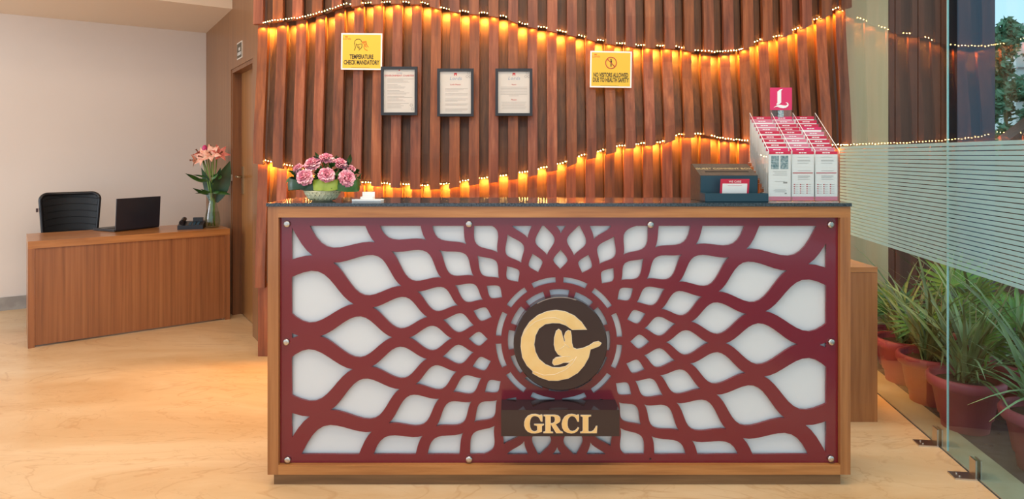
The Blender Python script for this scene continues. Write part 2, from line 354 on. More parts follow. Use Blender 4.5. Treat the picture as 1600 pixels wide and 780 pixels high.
# ------------------------------------------------------------------ the slatted wall
SY = 4.12
PITCH, SX0, NS = .12353, -1.5988, 31
UP = [(395,38),(415,37),(450,33),(470,31),(505,22),(545,9),(575,3),(610,2),(660,3),(695,12),(725,17),(760,20),(790,25),(820,37),(850,42),(880,49),(910,55),(940,63),(970,67),(1000,70),(1030,71),(1060,72),(1090,79),(1115,83),(1145,81),(1165,74),(1190,60),(1220,55),(1250,42),(1280,27),(1306,13),(1335,6)]
LO = [(395,247),(412,250),(445,257),(500,268),(540,278),(567,284),(605,286),(635,288),(665,289),(695,287),(725,282),(760,277),(789,273),(820,268),(850,261),(880,254),(907,243),(938,235),(970,227),(1001,224),(1033,221),(1061,209),(1093,208),(1118,215),(1152,219),(1190,222),(1240,224),(1307,226),(1335,228)]
def px_of(x, Y=SY): return 800+x/Y*F
def zu(x): return az(interp(UP, px_of(x)), 4.13)
def zl(x): return az(interp(LO, px_of(x)), 4.13)
def zt(x): return .445+.02*math.sin(x*3)
def drop_u(px): return interp([(395, .012), (430, .004), (540, .004), (560, .026), (1080, .026), (1100, .006), (1150, .006), (1180, .024)], px)
def drop_l(px): return interp([(395, .03), (600, .024), (780, .04), (950, .038), (1010, .02), (1080, .03), (1110, .004), (1160, .01)], px)
YT, YB = 4.165, 4.085                                     # front face at the head and the foot of a tier
wall = struct('wall_back', MB().box(SX0-.04, 2.15, 4.262, 4.34, 0, CEIL), M['recess'])
def board(x, wd, ztop, zbot, y0, y1, th, name, mt, n=6):
    """ztop/zbot: functions of x; the face bows from y0 at the head to y1 at the foot"""
    mb = MB(); xa, xb = x-wd/2, x+wd/2; rows = []
    for i in range(n+1):
        s = i/n; y = y0+(y1-y0)*smooth(s)
        za = ztop(xa)+(zbot(xa)-ztop(xa))*s; zb = ztop(xb)+(zbot(xb)-ztop(xb))*s
        rows.append([Vector((xa, y, za)), Vector((xb, y, zb)), Vector((xb, y+th, zb)), Vector((xa, y+th, za))])
    vr = mb.grid(rows, True, False); mb.b.faces.new(vr[0][::-1]); mb.b.faces.new(vr[-1])
    c = Vector((x, y0, zbot(x)))
    me = mb.mesh(name, wm=Matrix.Translation(c)); o = link(name, me, mt, wall); o.location = c
    return o
top = lambda x: CEIL-.002
for k in range(NS):
    x = SX0+PITCH*k; px = px_of(x); wd = .0625+random.uniform(-.002, .002)
    du, dl = drop_u(px), drop_l(px); j = random.uniform(-.003, .003)
    board(x, wd, top, lambda q: zu(q)-du, YT+.02, YB+j, .036, 'slat', M['slat'])
    board(x, wd, lambda q: zu(q)+.004, lambda q: zl(q)-dl, YT+j, YB+j, .036, 'slat', M['slat'])
    board(x, wd, lambda q: zl(q)+.004, lambda q: zt(q)-.015, YT+j, YB+.03+j, .036, 'slat', M['slat'])
    board(x, wd, lambda q: zt(q)+.002, lambda q: .001, YT+j, YT+j, .06, 'slat', M['slat'])
    if k < NS-1:
        xr = x+PITCH/2; wr = PITCH-.0635
        board(xr, wr, top, lambda q: zu(q)+.006, YT+.075, YB+.062, .014, 'recessed_slat', M['recess'])
        board(xr, wr, lambda q: zu(q)-.002, lambda q: zl(q)+.006, YT+.075, YB+.062, .014, 'recessed_slat', M['recess'])
        board(xr, wr, lambda q: zl(q)-.002, lambda q: zt(q)+.006, YT+.075, YB+.092, .014, 'recessed_slat', M['recess'])
        board(xr, wr, lambda q: zt(q)-.002, lambda q: .001, YT+.075, YT+.075, .014, 'recessed_slat', M['recess'])
# strings of little lamps tucked into the breaks
def led_string(label, zf, offs):
    t = thing('string_lights', label, 'string lights', (SX0, 4.14, zf(SX0)), 0, 'strings of warm lights on the slat wall')
    pts = []; x = SX0+.03
    while x < 2.1:
        pts.append(Vector((x, 4.14+offs(px_of(x)), zf(x)-.002))); x += .0172
    MB().tube(pts, .0018, 5).build('wire', M['copper'], t)
    mb = MB()
    for p in pts: mb.ball(p+Vector((0, -.004, random.uniform(-.003, .003))), .0029, 6, 4)
    mb.build('bulb', M['bulb'], t, kind='stuff', label='glowing warm white bulbs')
    for k in range(NS*2-1):                          # light of the bulbs between the slats
        x = SX0+PITCH*k/2; r_ = k % 2
        d = bpy.data.lights.new('bulb_light', 'SPOT'); d.spot_size = 2.6; d.spot_blend = .7; d.energy = 3.6 if r_ else .55; d.color = (1, .46, .06); d.shadow_soft_size = .004
        o = bpy.data.objects.new('bulb_light', d); C.objects.link(o); o.parent = t
        o.rotation_euler.x = .45 if r_ else .1
        o.location = WM[t].inverted() @ Vector((x, 4.17 if r_ else 4.143, zf(x)-.012))
    return t
led_string('upper wavy string of warm lights across the slat wall', zu, lambda px: interp([(395, -.01), (430, -.075), (545, -.075), (556, -.006), (1090, -.006), (1105, -.07), (1150, -.07), (1165, -.006)], px))
led_string('lower wavy string of warm lights dipping behind the flower basket', zl, lambda px: interp([(1098, -.006), (1108, -.07), (1160, -.07)], px))

# ------------------------------------------------------------------ glass partition
def pane(name, ya, yb, gm='glass'):
    u = Vector((.1370, .99057, 0)); n = Vector((.99057, -.1370, 0))
    o = Vector((GX(ya), ya, 0)); ln = (yb-ya)/.99057
    T = frame_m(o, u, n)
    g = struct(name, MB().box(0, ln, 0, .008, .012, CEIL-.003, T), M[gm])
    WM[g] = Matrix.Identity(4)
    MB().box(-.0012, 0, 0, .008, .012, CEIL-.003, T).build('glass_edge', M['glass_edge'], g, label='pale green polished edge')
    me = None; ns = 28; z1 = 1.349; p = .535/ns
    for i in range(ns):
        z = z1-p*(i+1)
        if me is None: me = MB().box(0, ln, -.0012, -.0002, 0, p*.80, T).mesh('film_strip')
        s = link('film_strip', me, M['film'], g); s.location = (0, 0, z)
    return g, T
g1, T1 = pane('window_1', 2.806, 4.06)
g2, T2 = pane('window_2', -1.0, 2.802, 'glass_teal')
def clamp(g, T, x):
    mb = MB(); mb.box(x-.022, x+.022, -.006, -.0005, .0, .075, T); mb.box(x-.022, x+.022, .0125, .018, .0, .075, T)
    mb.box(x-.03, x+.03, -.085, -.002, 0, .006, T)
    for dx in (-.012, .012): mb.lathe([(.004, 0), (.004, .004)], T @ Vector((x+dx, -.06, .006)), 8)
    mb.build('floor_clamp', M['steel'], g, .001, label='steel floor clamp')
clamp(g1, T1, .09); clamp(g2, T2, (2.60+1.0)/.99057)

# ------------------------------------------------------------------ what stands outside the glass
struct('pillar', MB().box(2.152, 2.47, 4.26, 4.6, 0, CEIL+.3), M['pillar'])
ow = struct('wall_outside', MB().box(2.47, ax(1481, 5.1), 5.14, 5.3, 0, 3.6), M['slate']); WM[ow] = Matrix.Identity(4)
x = 2.47
while x < ax(1481, 5.1)-.05:
    MB().box(x+.004, min(x+.176, ax(1481, 5.1)), 5.1, 5.14, 0, 3.6).build('plank', M['outwood'], ow, .004, seg=1); x += .18
struct('pillar_outside', MB().box(ax(1482, 5.1), ax(1540, 5.1), 5.0, 5.4, 0, 3.6), M['slate'])
lw = struct('reflection_wall', MB().box(ax(1540, 5.1), 9, 5.24, 5.44, 0, 1.28), M['slate']); WM[lw] = Matrix.Identity(4)  # low wall added in place of brown wood reflected in the glass
for i in range(9):
    MB().box(ax(1540, 5.1), 9, 5.2, 5.24, .004+.14*i, .136+.14*i).build('plank', M['outwood'], lw, .004, seg=1)
bd = thing('building', 'pale rendered building beyond the glass with brown sloping roof in front', 'building', (12.5, 15, 0))
MB().box(11.65, 18, 15, 20, 0, 4.35).build('wall', M['render'], bd)
for z in (2.55, 3.3): MB().box(11.65, 18, 14.96, 15, z, z+.03).build('ledge', M['stone'], bd)
MB().prism([(8.7, 1.2), (14, 1.2), (14, 5.2)], 12, 12.4, lambda u, v, d: Vector((u, d, v))).build('roof', M['outwood'], bd)
def tree(label, loc, h, rad, n):
    t = thing('tree', label, 'tree', loc)
    MB().tube([(0, 0, 0), (.05, 0, h*.3), (-.03, .04, h*.7), (.02, 0, h*.95)], [.05, .04, .03, .015], 8).build('trunk', M['twig'], t, local=True)
    b = bmesh.new(); rnd = random.Random(int(h*100))
    cl = [(rnd.gauss(0, rad*.45), rnd.gauss(0, rad*.45), h*rnd.uniform(.2, 1.0)) for _ in range(34)]
    for i in range(n):
        c = cl[i % len(cl)]; p = Vector(c)+Vector([rnd.gauss(0, rad*.19) for _ in range(3)])
        e = Euler([rnd.uniform(0, 6.3) for _ in range(3)]).to_matrix(); s_ = rnd.uniform(.05, .09)
        v = [b.verts.new(p+e @ Vector(q)*s_) for q in ((0, -1, 0), (.45, 0, .1), (0, 1, 0), (-.45, 0, .1))]; b.faces.new(v)
    me = bpy.data.meshes.new('foliage'); b.to_mesh(me); b.free()
    link('foliage', me, M['tree'], t, kind='stuff')
tree('tall leafy green tree beyond the glass and low brown wall', (7.52, 10.2, 0), 3.3, .30, 7000)
tree('round-topped green tree behind the tall one, by the pale building', (10.05, 13.2, 0), 4.0, .4, 4000)

# ================================================================== RECEPTION COUNTER
YF, YP = 2.53, 2.548
ct = thing('reception_counter', 'wooden reception counter with dark granite top and maroon petal lattice front', 'counter', (ax(873.5, YF), YF, 0))
x0, x1 = ax(418, YF), ax(1329, YF); zt_, zb_ = az(323, YF), az(742, YF)
xi0, xi1, zi1, zi0 = ax(435, YF), ax(1313, YF), az(340, YF), az(727, YF)
MB().box(ax(428, 2.545), ax(1313, 2.545), 2.545, 2.82, 0, zb_).build('plinth', M['plinth'], ct, .002)
MB().box(x0+.004, x1-.004, YP+.03, 2.83, zb_+.0005, zt_-.001).build('carcass', M['teak_v'], ct)
MB().box(xi0, x1, YF, YP+.03, zi1, zt_).build('frame_rail', M['teak'], ct, .0015)
MB().box(xi0, xi1, YF, YP+.03, zb_, zi0).build('frame_rail', M['teak'], ct, .0015)
MB().box(x0, xi0, YF, YP+.03, zb_, zt_).build('frame_stile', M['teak_v'], ct, .0015)
MB().box(xi1, x1, YF, YP+.03, zb_, zi1).build('frame_stile', M['teak_v'], ct, .0015)
MB().box(ax(417, YF)-.001, ax(1329, YF)+.002, YF-.006, 2.86, zt_+.001, 1.1045).build('worktop', M['granite'], ct, .002, label='polished dark granite top')
MB().box(xi0, xi1, YP+.016, YP+.03, zi0, zi1).build('backing_sheet', M['opal'], ct, label='frosted white backing sheet')
# lattice: petals on a logarithmic grid of twenty rays, cut out of the maroon sheet
PC = (873.5, 532.0); Q = 1.2555; RX0, RX1, RY0, RY1 = 456, 1291, 353, 710
HH = [.120, .156, .170, .176, .180, .184, .188]; WW = [.089, .096, .098, .100, .103, .104, .105]
def clip(poly):
    for axis, lim, sg in ((0, RX0, 1), (0, RX1, -1), (1, RY0, 1), (1, RY1, -1)):
        out = []
        for i in range(len(poly)):
            a, b = poly[i-1], poly[i]; ia, ib = sg*(a[axis]-lim) >= 0, sg*(b[axis]-lim) >= 0
            if ia != ib:
                t = (lim-a[axis])/(b[axis]-a[axis]); out.append((a[0]+t*(b[0]-a[0]), a[1]+t*(b[1]-a[1])))
            if ib: out.append(b)
        poly = out
        if not poly: return poly
    return poly
holes = []
ROT = math.radians(1.0)
for k in range(7):
    for j in range(20):
        th0 = math.radians(18*j+(9 if k % 2 else 0))+ROT; r0 = 127*Q**k; p = []
        n = 14
        for sgn in (1, -1):
            for i in range(n):
                a = sgn*(1-2*i/n); al = abs(a)
                round_ = .28*(1-al**1.7)+.72*.5*(1+math.cos(PI*a)) if k > 1 else .42*(1-al**1.7)+.58*.5*(1+math.cos(PI*a)) if k > 0 else .75*(1-al**1.5)+.25*.5*(1+math.cos(PI*a))
                bq = round_*sgn
                rr = r0*math.exp(a*HH[k]-.012); th = th0+bq*WW[k]
                p.append((PC[0]+rr*math.cos(th), PC[1]+rr*math.sin(th)))
        p = clip(p)
        if len(p) > 2:
            ar = abs(sum(p[i-1][0]*p[i][1]-p[i][0]*p[i-1][1] for i in range(len(p))))/2
            if ar > 12: holes.append(p)
for rin, rout, off, half in ((90.5, 99, 15, 11.3), (71, 80, 0, 11.3)):
    for j in range(12):
        a0 = math.radians(off+30*j)+ROT*.5; hw = math.radians(half)
        p = [(PC[0]+rout*math.cos(a0+hw*(2*i/6-1)), PC[1]+rout*math.sin(a0+hw*(2*i/6-1))) for i in range(7)]
        p += [(PC[0]+rin*math.cos(a0-hw*(2*i/6-1)), PC[1]+rin*math.sin(a0-hw*(2*i/6-1))) for i in range(7)]
        holes.append(p)
K = YP/F
def pp(p): return ((p[0]-800)*K, EYE-(p[1]-HZ)*K)
outline = [(xi0+.0008, zi0+.0008), (xi1-.0008, zi0+.0008), (xi1-.0008, zi1-.0008), (xi0+.0008, zi1-.0008)]
flat([outline]+[[pp(q) for q in h] for h in holes], Matrix.Translation((0, YP+.005, 0)) @ Matrix.Rotation(PI/2, 4, 'X'), .005, 'lattice_panel', M['red'], ct, label='glossy maroon sheet cut into petal-shaped openings')
sm = None
for px, py in ((449,350),(733,350),(1016,351),(1297,351),(448,534),(1298,534),(450,718),(733,717),(1297,716)):
    if sm is None:
        mb = MB(); mb.lathe([(.0125, 0), (.0125, .008), (.011, .0105), (.004, .0105)], n=18); mb.lathe([(.0045, .0105), (.0045, .013)], n=6)
        sm = mb.mesh('screw'); sm.transform(Matrix.Rotation(PI/2, 4, 'X'))
    s = link('screw', sm, M['steel'], ct); s.location = WM[ct].inverted() @ Vector((ax(px, YP), YP-.0001, az(py, YP)))
q = MB(); q.lathe([(.004, 0), (.004, .0006)], n=10); me = q.mesh('screw_hole'); me.transform(Matrix.Rotation(PI/2, 4, 'X'))
s = link('screw_hole', me, M['dark'], ct, 'empty hole where a screw is missing'); s.location = WM[ct].inverted() @ Vector((ax(1016, YP), YP-.0001, az(717, YP)))
# round emblem
YD = 2.508; dc = (ax(875.7, YD), az(537.5, YD)); R = 73.3/F*YD
mb = MB(); mb.lathe([(R-.003, 0), (R, .002), (R, YP-YD-.003), (R-.003, YP-YD-.0005)], n=72, sm=False)
me = mb.mesh('d'); me.transform(WM[ct].inverted() @ Matrix.Translation((dc[0], YP-.0003, dc[1])) @ Matrix.Rotation(PI/2, 4, 'X')); 
disc = link('emblem_disc', me, M['gloss_black'], ct, 'round glossy dark disc with gold bird emblem')
def ep(p): return ((770+p[0]/3.548-800)*YD/F, EYE-(420+p[1]/3.548-HZ)*YD/F)
G1 = [(518,335),(490,295),(450,260),(400,237),(350,230),(300,237),(250,258),(205,295),(175,340),(160,380),(156,430),(165,490),(190,535),(222,566),(222,578),(260,600),(310,617),(360,618),(420,605),(470,575),(505,535),(530,490),(540,445),(570,435),(592,425),(600,412),(585,402),(560,408),(535,425),(500,440),(465,446),(445,438),(437,410),(435,370),(430,345),(418,341),(404,352),(396,375),(402,400),(396,408),(386,375),(378,345),(365,335),(352,345),(342,380),(340,420),(347,450),(362,473),(385,485),(350,492),(335,505),(331,522),(340,533),(362,530),(395,518),(430,520),(405,540),(370,548),(330,547),(290,530),(255,500),(235,460),(228,420),(235,370),(255,330),(290,305),(330,299),(370,300),(405,312),(440,336)]
fm = Matrix.Translation((0, YD-.002, 0)) @ Matrix.Rotation(PI/2, 4, 'X')
flat([[ep(p) for p in G1]], fm, .0012, 'emblem_edge', M['pale'], disc, offset=.0016)
flat([[ep(p) for p in G1]], Matrix.Translation((0, YD-.0034, 0)) @ Matrix.Rotation(PI/2, 4, 'X'), .0014, 'emblem', M['brass'], disc, label='gold letter G that turns into a flying bird')
mb = MB()
for ln in ([(165,372),(190,330),(235,292),(290,272),(345,270),(395,290),(415,318)], [(222,566),(280,588),(340,585),(400,560),(440,525),(464,486)], [(395,520),(425,512),(450,498)], [(366,450),(382,437),(398,424)], [(395,413),(408,424),(425,437)], [(340,505),(360,492),(400,484),(430,486)], [(560,412),(575,416),(588,410)]):
    mb.tube([Vector((ep(p)[0], YD-.0049, ep(p)[1])) for p in ln], .0007, 5)
mb.build('engraved_line', M['pale'], disc, kind=None, label='thin pale feather lines')
# name plate box
YN = 2.442; nx0, nx1, nz1, nz0 = ax(783, YN), ax(968, YN), az(641, YN), az(682, YN)
npl = MB().box(nx0, nx1, YN, YP-.0003, nz0, nz1).build('name_plate', M['gloss_black'], ct, .001, label='projecting dark box with gold letters GRCL')
LT = {'G': [[(523,290),(523,350),(512,350),(500,322),(485,305),(460,297),(440,298),(420,312),(408,340),(404,372),(408,405),(420,432),(442,446),(460,446),(470,441),(478,432),(478,395),(472,388),(450,384),(450,376),(537,376),(537,384),(520,390),(518,398),(518,445),(490,455),(455,460),(420,458),(390,445),(368,422),(357,392),(357,358),(368,325),(392,298),(425,285),(460,283),(490,290),(503,294),(512,288)]],
 'R': [[(538,290),(640,290),(670,296),(688,312),(692,335),(684,355),(665,368),(645,374),(690,440),(714,450),(714,458),(655,458),(608,380),(600,380),(600,440),(606,448),(622,450),(622,458),(536,458),(536,450),(550,447),(555,440),(555,308),(550,301),(538,298)],[(600,300),(622,300),(640,308),(645,335),(638,358),(622,369),(600,370)]],
 'C': [[(865,290),(865,350),(855,350),(842,322),(825,303),(803,297),(785,302),(767,320),(759,350),(758,385),(766,415),(782,437),(805,445),(830,438),(850,420),(858,408),(866,414),(850,440),(825,456),(795,460),(760,455),(730,438),(713,410),(708,375),(715,340),(735,307),(765,288),(800,283),(830,288),(848,295),(857,288)]],
 'L': [[(885,292),(978,292),(978,300),(960,304),(953,312),(953,440),(960,447),(985,447),(1005,435),(1022,410),(1028,395),(1037,395),(1032,458),(882,458),(882,450),(898,447),(905,438),(905,312),(898,303),(885,300)]]}
def npt(p): return ((760+p[0]/6-800)*YN/F, EYE-(600+p[1]/6-HZ)*YN/F)
for ch, polys in LT.items():
    pl = [[npt(p) for p in po] for po in polys]
    flat(pl, Matrix.Translation((0, YN-.0012, 0)) @ Matrix.Rotation(PI/2, 4, 'X'), .001, 'letter_edge', M['pale'], npl, offset=.0012)
    flat(pl, Matrix.Translation((0, YN-.0028, 0)) @ Matrix.Rotation(PI/2, 4, 'X'), .0012, 'letter', M['brass'], npl, label='gold letter '+ch)
hk = at(412, 437, 2.62)
MB().tube([(x0+.002, 2.62, hk.z+.004), (x0-.014, 2.62, hk.z+.004), (x0-.022, 2.62, hk.z), (x0-.024, 2.62, hk.z-.012)], .0025, 6).build('hook', M['steel'], ct, label='small metal hook on the left side')
# low wooden unit behind the right end of the counter
cb = thing('side_cabinet', 'low plain wooden cabinet behind right end of reception counter, beside glass', 'cabinet', (1.45, 3.14, 0))
zc = az(418, 3.14)
MB().box(1.05, ax(1371, 3.14), 3.15, 3.43, .0, zc-.024).build('body', M['teak_v'], cb, .002)
MB().box(1.045, ax(1371, 3.14)+.002, 3.143, 3.435, zc-.024, zc).build('top', M['teak'], cb, .002)
MB().box(1.05, ax(1371, 3.14), 3.14, 3.15, .0, zc-.026).build('front_panel', M['teak_v'], cb, .001)

# ================================================================== THINGS ON THE COUNTER
TOPZ = 1.105
# --- basket of carnations
bc = Vector((ax(504, 2.64), 2.64, TOPZ))
bk = thing('basket', 'cream woven bowl basket on the counter holding pink carnations', 'basket', bc)
prof = [(.036, 0), (.046, .004), (.060, .018), (.068, .032), (.071, .041)]
mb = MB(); mb.lathe(prof, n=48, cap=False); mb.lathe([(p[0]-.004, p[1]+.003) for p in prof][::-1], n=48, cap=False)
mb.lathe([(.001, .002), (.036, .0015)], n=24, cap=False)
mb.build('bowl', M['basket'], bk, local=True)
mb = MB()
mb.tube([Vector((.0705*math.cos(2*PI*i/40), .0705*math.sin(2*PI*i/40), .041)) for i in range(41)], .003, 6)
mb.tube([Vector((.037*math.cos(2*PI*i/40), .037*math.sin(2*PI*i/40), .003)) for i in range(41)], .003, 6)
mb.build('rim', M['basket'], bk, local=True)
mb = MB()
for i in range(26):
    a = 2*PI*i/26
    for rr, z in ((.0655, .026), (.0700, .036)):
        mb.ball((rr*math.cos(a+z*9), rr*math.sin(a+z*9), z), .0024, 5, 4, (.45, .45, 1.0))
mb.build('openwork', mat('openwork_shadow', rgb(104, 92, 48), .8), bk, local=True, kind='stuff', label='small dark openings in the weave')
mb = MB()
for i in range(22):
    a = 2*PI*i/22
    for sg in (1, -1): mb.tube([(math.cos(a+sg*t*.35)*(interp([(0,.0475),(.4,.062),(1,.0725)], t)), math.sin(a+sg*t*.35)*(interp([(0,.0475),(.4,.062),(1,.0725)], t)), .004+.037*t) for t in (0, .33, .66, 1)], .0016, 4)
mb.build('weave', M['basket'], bk, local=True, kind='stuff', label='crossed cane strands')
def bloom_mesh(seed, r=.033):
    rnd = random.Random(seed); mb = MB()
    for ring, (cnt, tilt, ln) in enumerate(((13, 1.5, 1.0), (13, 1.2, 1.0), (12, .9, .98), (10, .62, .92), (8, .36, .84), (6, .14, .78))):
        for i in range(cnt):
            a = 2*PI*(i+rnd.uniform(-.3, .3))/cnt+ring*.4; ti = tilt+rnd.uniform(-.12, .12); l = r*ln*rnd.uniform(.9, 1.08); wd = l*.38
            dr = Vector((math.sin(ti)*math.cos(a), math.sin(ti)*math.sin(a), math.cos(ti))); sd = Vector((-math.sin(a), math.cos(a), 0)); nn = dr.cross(sd)
            rows = []
            for s_ in (.12, .5, .82, 1.0):
                row = []
                for m_ in range(7):
                    u = m_/3-1; ru = (rnd.uniform(-.12, .12) if s_ > .7 else .03*math.sin(m_*2.1))*l
                    ed = l*(s_ - (.12*abs(u)+rnd.uniform(0, .07) if s_ == 1 else 0))
                    row.append(dr*ed + sd*u*wd*(.25+.75*s_) + nn*(ru - .25*l*s_*s_*(.4 if tilt > .5 else -.3)))
                rows.append(row)
            mb.grid(rows)
    return mb.mesh('bloom')
BL = [bloom_mesh(1), bloom_mesh(2), bloom_mesh(3)]
def carn(px, py, dy, sc_, deep, label):
    p = at(px, py, 2.64+dy); t = thing('carnation', label, 'flower', p, 0, 'carnations in the basket')
    aim = (p-(bc+Vector((0, .0, .03)))+Vector((0, -.05, 0))).normalized()
    me = BL[(px) % 3]
    b_ = bpy.data.objects.new('bloom', me if not deep else me.copy()); C.objects.link(b_); b_.parent = t
    if not b_.data.materials: b_.data.materials.append(M['carn2'] if deep else M['carn'])
    b_.rotation_mode = 'QUATERNION'; b_.rotation_quaternion = aim.to_track_quat('Z', 'Y'); b_.scale = (sc_,)*3
    MB().tube([p-aim*.003, p-aim*.03, (p+bc)/2+Vector((0, 0, .02)), bc+Vector((0, 0, .025))], .0022, 6).build('stem', M['stem'], t)
    MB().tube([p-aim*.02, p-aim*.006, p+aim*.004], [.003, .0075, .008], 8).build('calyx', M['stem'], t)
carn(477, 278, -.07, 1.12, 0, 'light pink carnation low at the left front of the basket')
carn(510, 274, -.085, 1.0, 0, 'light pink carnation at the front centre above the lime leaf')
carn(541, 279, -.065, 1.12, 0, 'big light pink carnation at the right front of the basket')
carn(489, 258, -.02, 1.1, 1, 'large deep pink carnation at upper left of the basket')
carn(506, 251, .03, .85, 1, 'deep pink carnation at the top of the basket, partly hidden')
carn(510, 249, .0, .95, 0, 'pale pink carnation topmost in the basket')
carn(531, 257, .0, .95, 1, 'deep pink carnation at upper right of the basket')
carn(467, 265, .0, .8, 0, 'small pale carnation at the far left edge, half hidden')
carn(548, 266, .02, .7, 0, 'small pale carnation behind the right front bloom')
def strip(pts, wdir, wd, fold=.15, th=0):
    mb = MB(); n = len(pts); rows = []
    for i, p in enumerate(pts):
        wv_ = wd(i/(n-1)) if callable(wd) else wd
        t = (pts[min(i+1, n-1)]-pts[max(i-1, 0)]).normalized(); nn = t.cross(wdir).normalized()
        rows.append([p-wdir*wv_*.5, p-wdir*wv_*.25+nn*wv_*fold*.6, p+nn*wv_*fold, p+wdir*wv_*.25+nn*wv_*fold*.6, p+wdir*wv_*.5])
    mb.grid(rows); return mb
def loop_leaf(cx, cz, y, rx, ry, wd, mt, label, a0, a1, tilt=0):
    t = thing('folded_leaf', label, 'leaf', bc+Vector((cx, y, cz)), 0, 'folded leaves around the basket')
    pts = [bc+Vector((cx+rx*math.cos(a), y+ry*math.sin(a), cz+tilt*math.cos(a))) for a in [a0+(a1-a0)*i/20 for i in range(21)]]
    strip(pts, Vector((0, .12, 1)).normalized(), lambda s_: wd*(.45+.55*math.sin(PI*min(1, s_*1.0+.08))), .08).build('blade', mt, t)
    return t
loop_leaf(-.075, .07, -.01, .055, .07, .055, M['broad'], 'dark green leaf folded into a loop at the left of the basket', .2, 5.9)
loop_leaf(.102, .065, -.01, .048, .06, .052, M['leaf'], 'green leaf folded into a loop at the right of the basket', -2.9, 2.9)
loop_leaf(.045, .068, -.045, .045, .027, .048, M['lime'], 'lime green leaf wrapped round the front of the basket, right half', -3.0, .1)
loop_leaf(.012, .068, -.046, .040, .027, .046, M['lime'], 'lime green leaf wrapped round the front of the basket, left half', -3.0, .1)
loop_leaf(-.03, .066, -.038, .05, .027, .042, M['broad'], 'dark glossy leaf curled beside the lime leaf at the front', -3.1, .1)
def petal_leaf(Ln, W, bend=.3, n=7):
    mb = MB(); rows = []
    for i in range(n+1):
        s_ = i/n; wv_ = W*math.sin(PI*min(1, .06+.94*s_)**.8)*.5 if i < n else .0006
        c = Vector((0, -bend*Ln*s_*s_, Ln*s_*(1-.25*bend*s_)))
        rows.append([c+Vector((-wv_, .0, 0)), c+Vector((-wv_*.5, wv_*.12, 0)), c+Vector((0, wv_*.25, 0)), c+Vector((wv_*.5, wv_*.12, 0)), c+Vector((wv_, 0, 0))])
    mb.grid(rows); return mb.mesh('leaf')
LF = petal_leaf(.042, .02, .3)
LF.materials.append(M['leaf'])
def sprig(px, py, dy, label, n=4):
    p = at(px, py, 2.64+dy); base = bc+Vector((0, 0, .05)); t = thing('leaf_sprig', label, 'leaves', p, 0, 'green sprigs among the carnations')
    MB().tube([p, (p+base)/2+Vector((0, 0, .012)), base], .0013, 5).build('stem', M['stem'], t)
    rnd = random.Random(px); dr = (p-base).normalized()
    for i in range(n):
        o = link('leaf', LF, None, t); o.rotation_mode = 'QUATERNION'
        d_ = (dr+Vector((rnd.uniform(-.9, .9), rnd.uniform(-.9, .2), rnd.uniform(-.5, .7)))).normalized()
        o.rotation_quaternion = quat_face(d_, rnd.uniform(-.8, .8)); o.location = WM[t].inverted() @ (p-dr*.012*i*.6); s_ = rnd.uniform(.55, 1.0); o.scale = (s_,)*3
for a in ((463, 272, 0, 'leaf sprig reaching out to the far left of the basket'), (497, 247, .0, 'leaf sprig rising at the top left of the basket'), (523, 250, .02, 'leaf sprig rising behind the topmost carnation'), (545, 256, .02, 'leaf sprig standing up at the right of the bouquet'), (556, 268, -.02, 'round-leaved sprig at the right edge of the bouquet'), (560, 277, -.03, 'lower sprig hanging at the right edge of the bouquet'), (516, 261, -.06, 'leaf sprig in the middle between the blooms'), (494, 276, -.075, 'leaf sprig between the left and centre front blooms'), (526, 272, -.07, 'leaf sprig between the centre and right front blooms'), (500, 268, -.05, 'dark sprig in the middle of the bouquet'), (530, 268, -.05, 'dark sprig right of the middle of the bouquet')):
    sprig(*a[:3], a[3], 6)
fo = MB(); rnd = random.Random(4)
for i in range(140):
    c = bc+Vector((rnd.gauss(.005, .05), rnd.gauss(0, .03), .05+abs(rnd.gauss(0, .03)))); e = Euler([rnd.uniform(0, 6.3) for _ in range(3)]).to_matrix(); s_ = rnd.uniform(.012, .02)
    v = [fo.b.verts.new(c+e @ Vector(q)*s_) for q in ((0, -1, 0), (.5, 0, .15), (0, 1, 0), (-.5, 0, .15))]; fo.b.faces.new(v)
o = fo.build('foliage', M['leaf'], None, kind='stuff'); o['label'] = 'dense dark green filler foliage inside the flower basket'; o['category'] = 'foliage'
# --- cards in a tray
tr = thing('card_tray', 'small flat white card tray on the counter right of the flowers', 'tray', (ax(575, 2.62), 2.62, TOPZ))
MB().box(-.058, .058, -.028, .03, 0, .007).build('tray', M['white'], tr, .002, local=True)
MB().box(-.058, .058, -.03, -.026, .002, .010).build('lip', M['white'], tr, .001, local=True)
for i in range(5):
    o = MB().box(-.025, .025, -.024+.001*i, .012, 0, .0022).build('business_card', M['white'], None, label=f'white card in the counter tray stack, {("lowest", "second from the bottom", "in the middle", "second from the top", "topmost")[i]}')
    o.location = (ax(574.5, 2.62)+.0008*(i % 2), 2.62, TOPZ+.0071+.0024*i); o['category'] = 'card'; o['group'] = 'white cards stacked in the tray'
o = MB().box(-.025, .025, -.002, 0, 0, .03).build('business_card', M['white'], None, label='white card standing upright at the back of the card tray')
o.location = (ax(574.5, 2.62), 2.638, TOPZ+.0071); o['category'] = 'card'
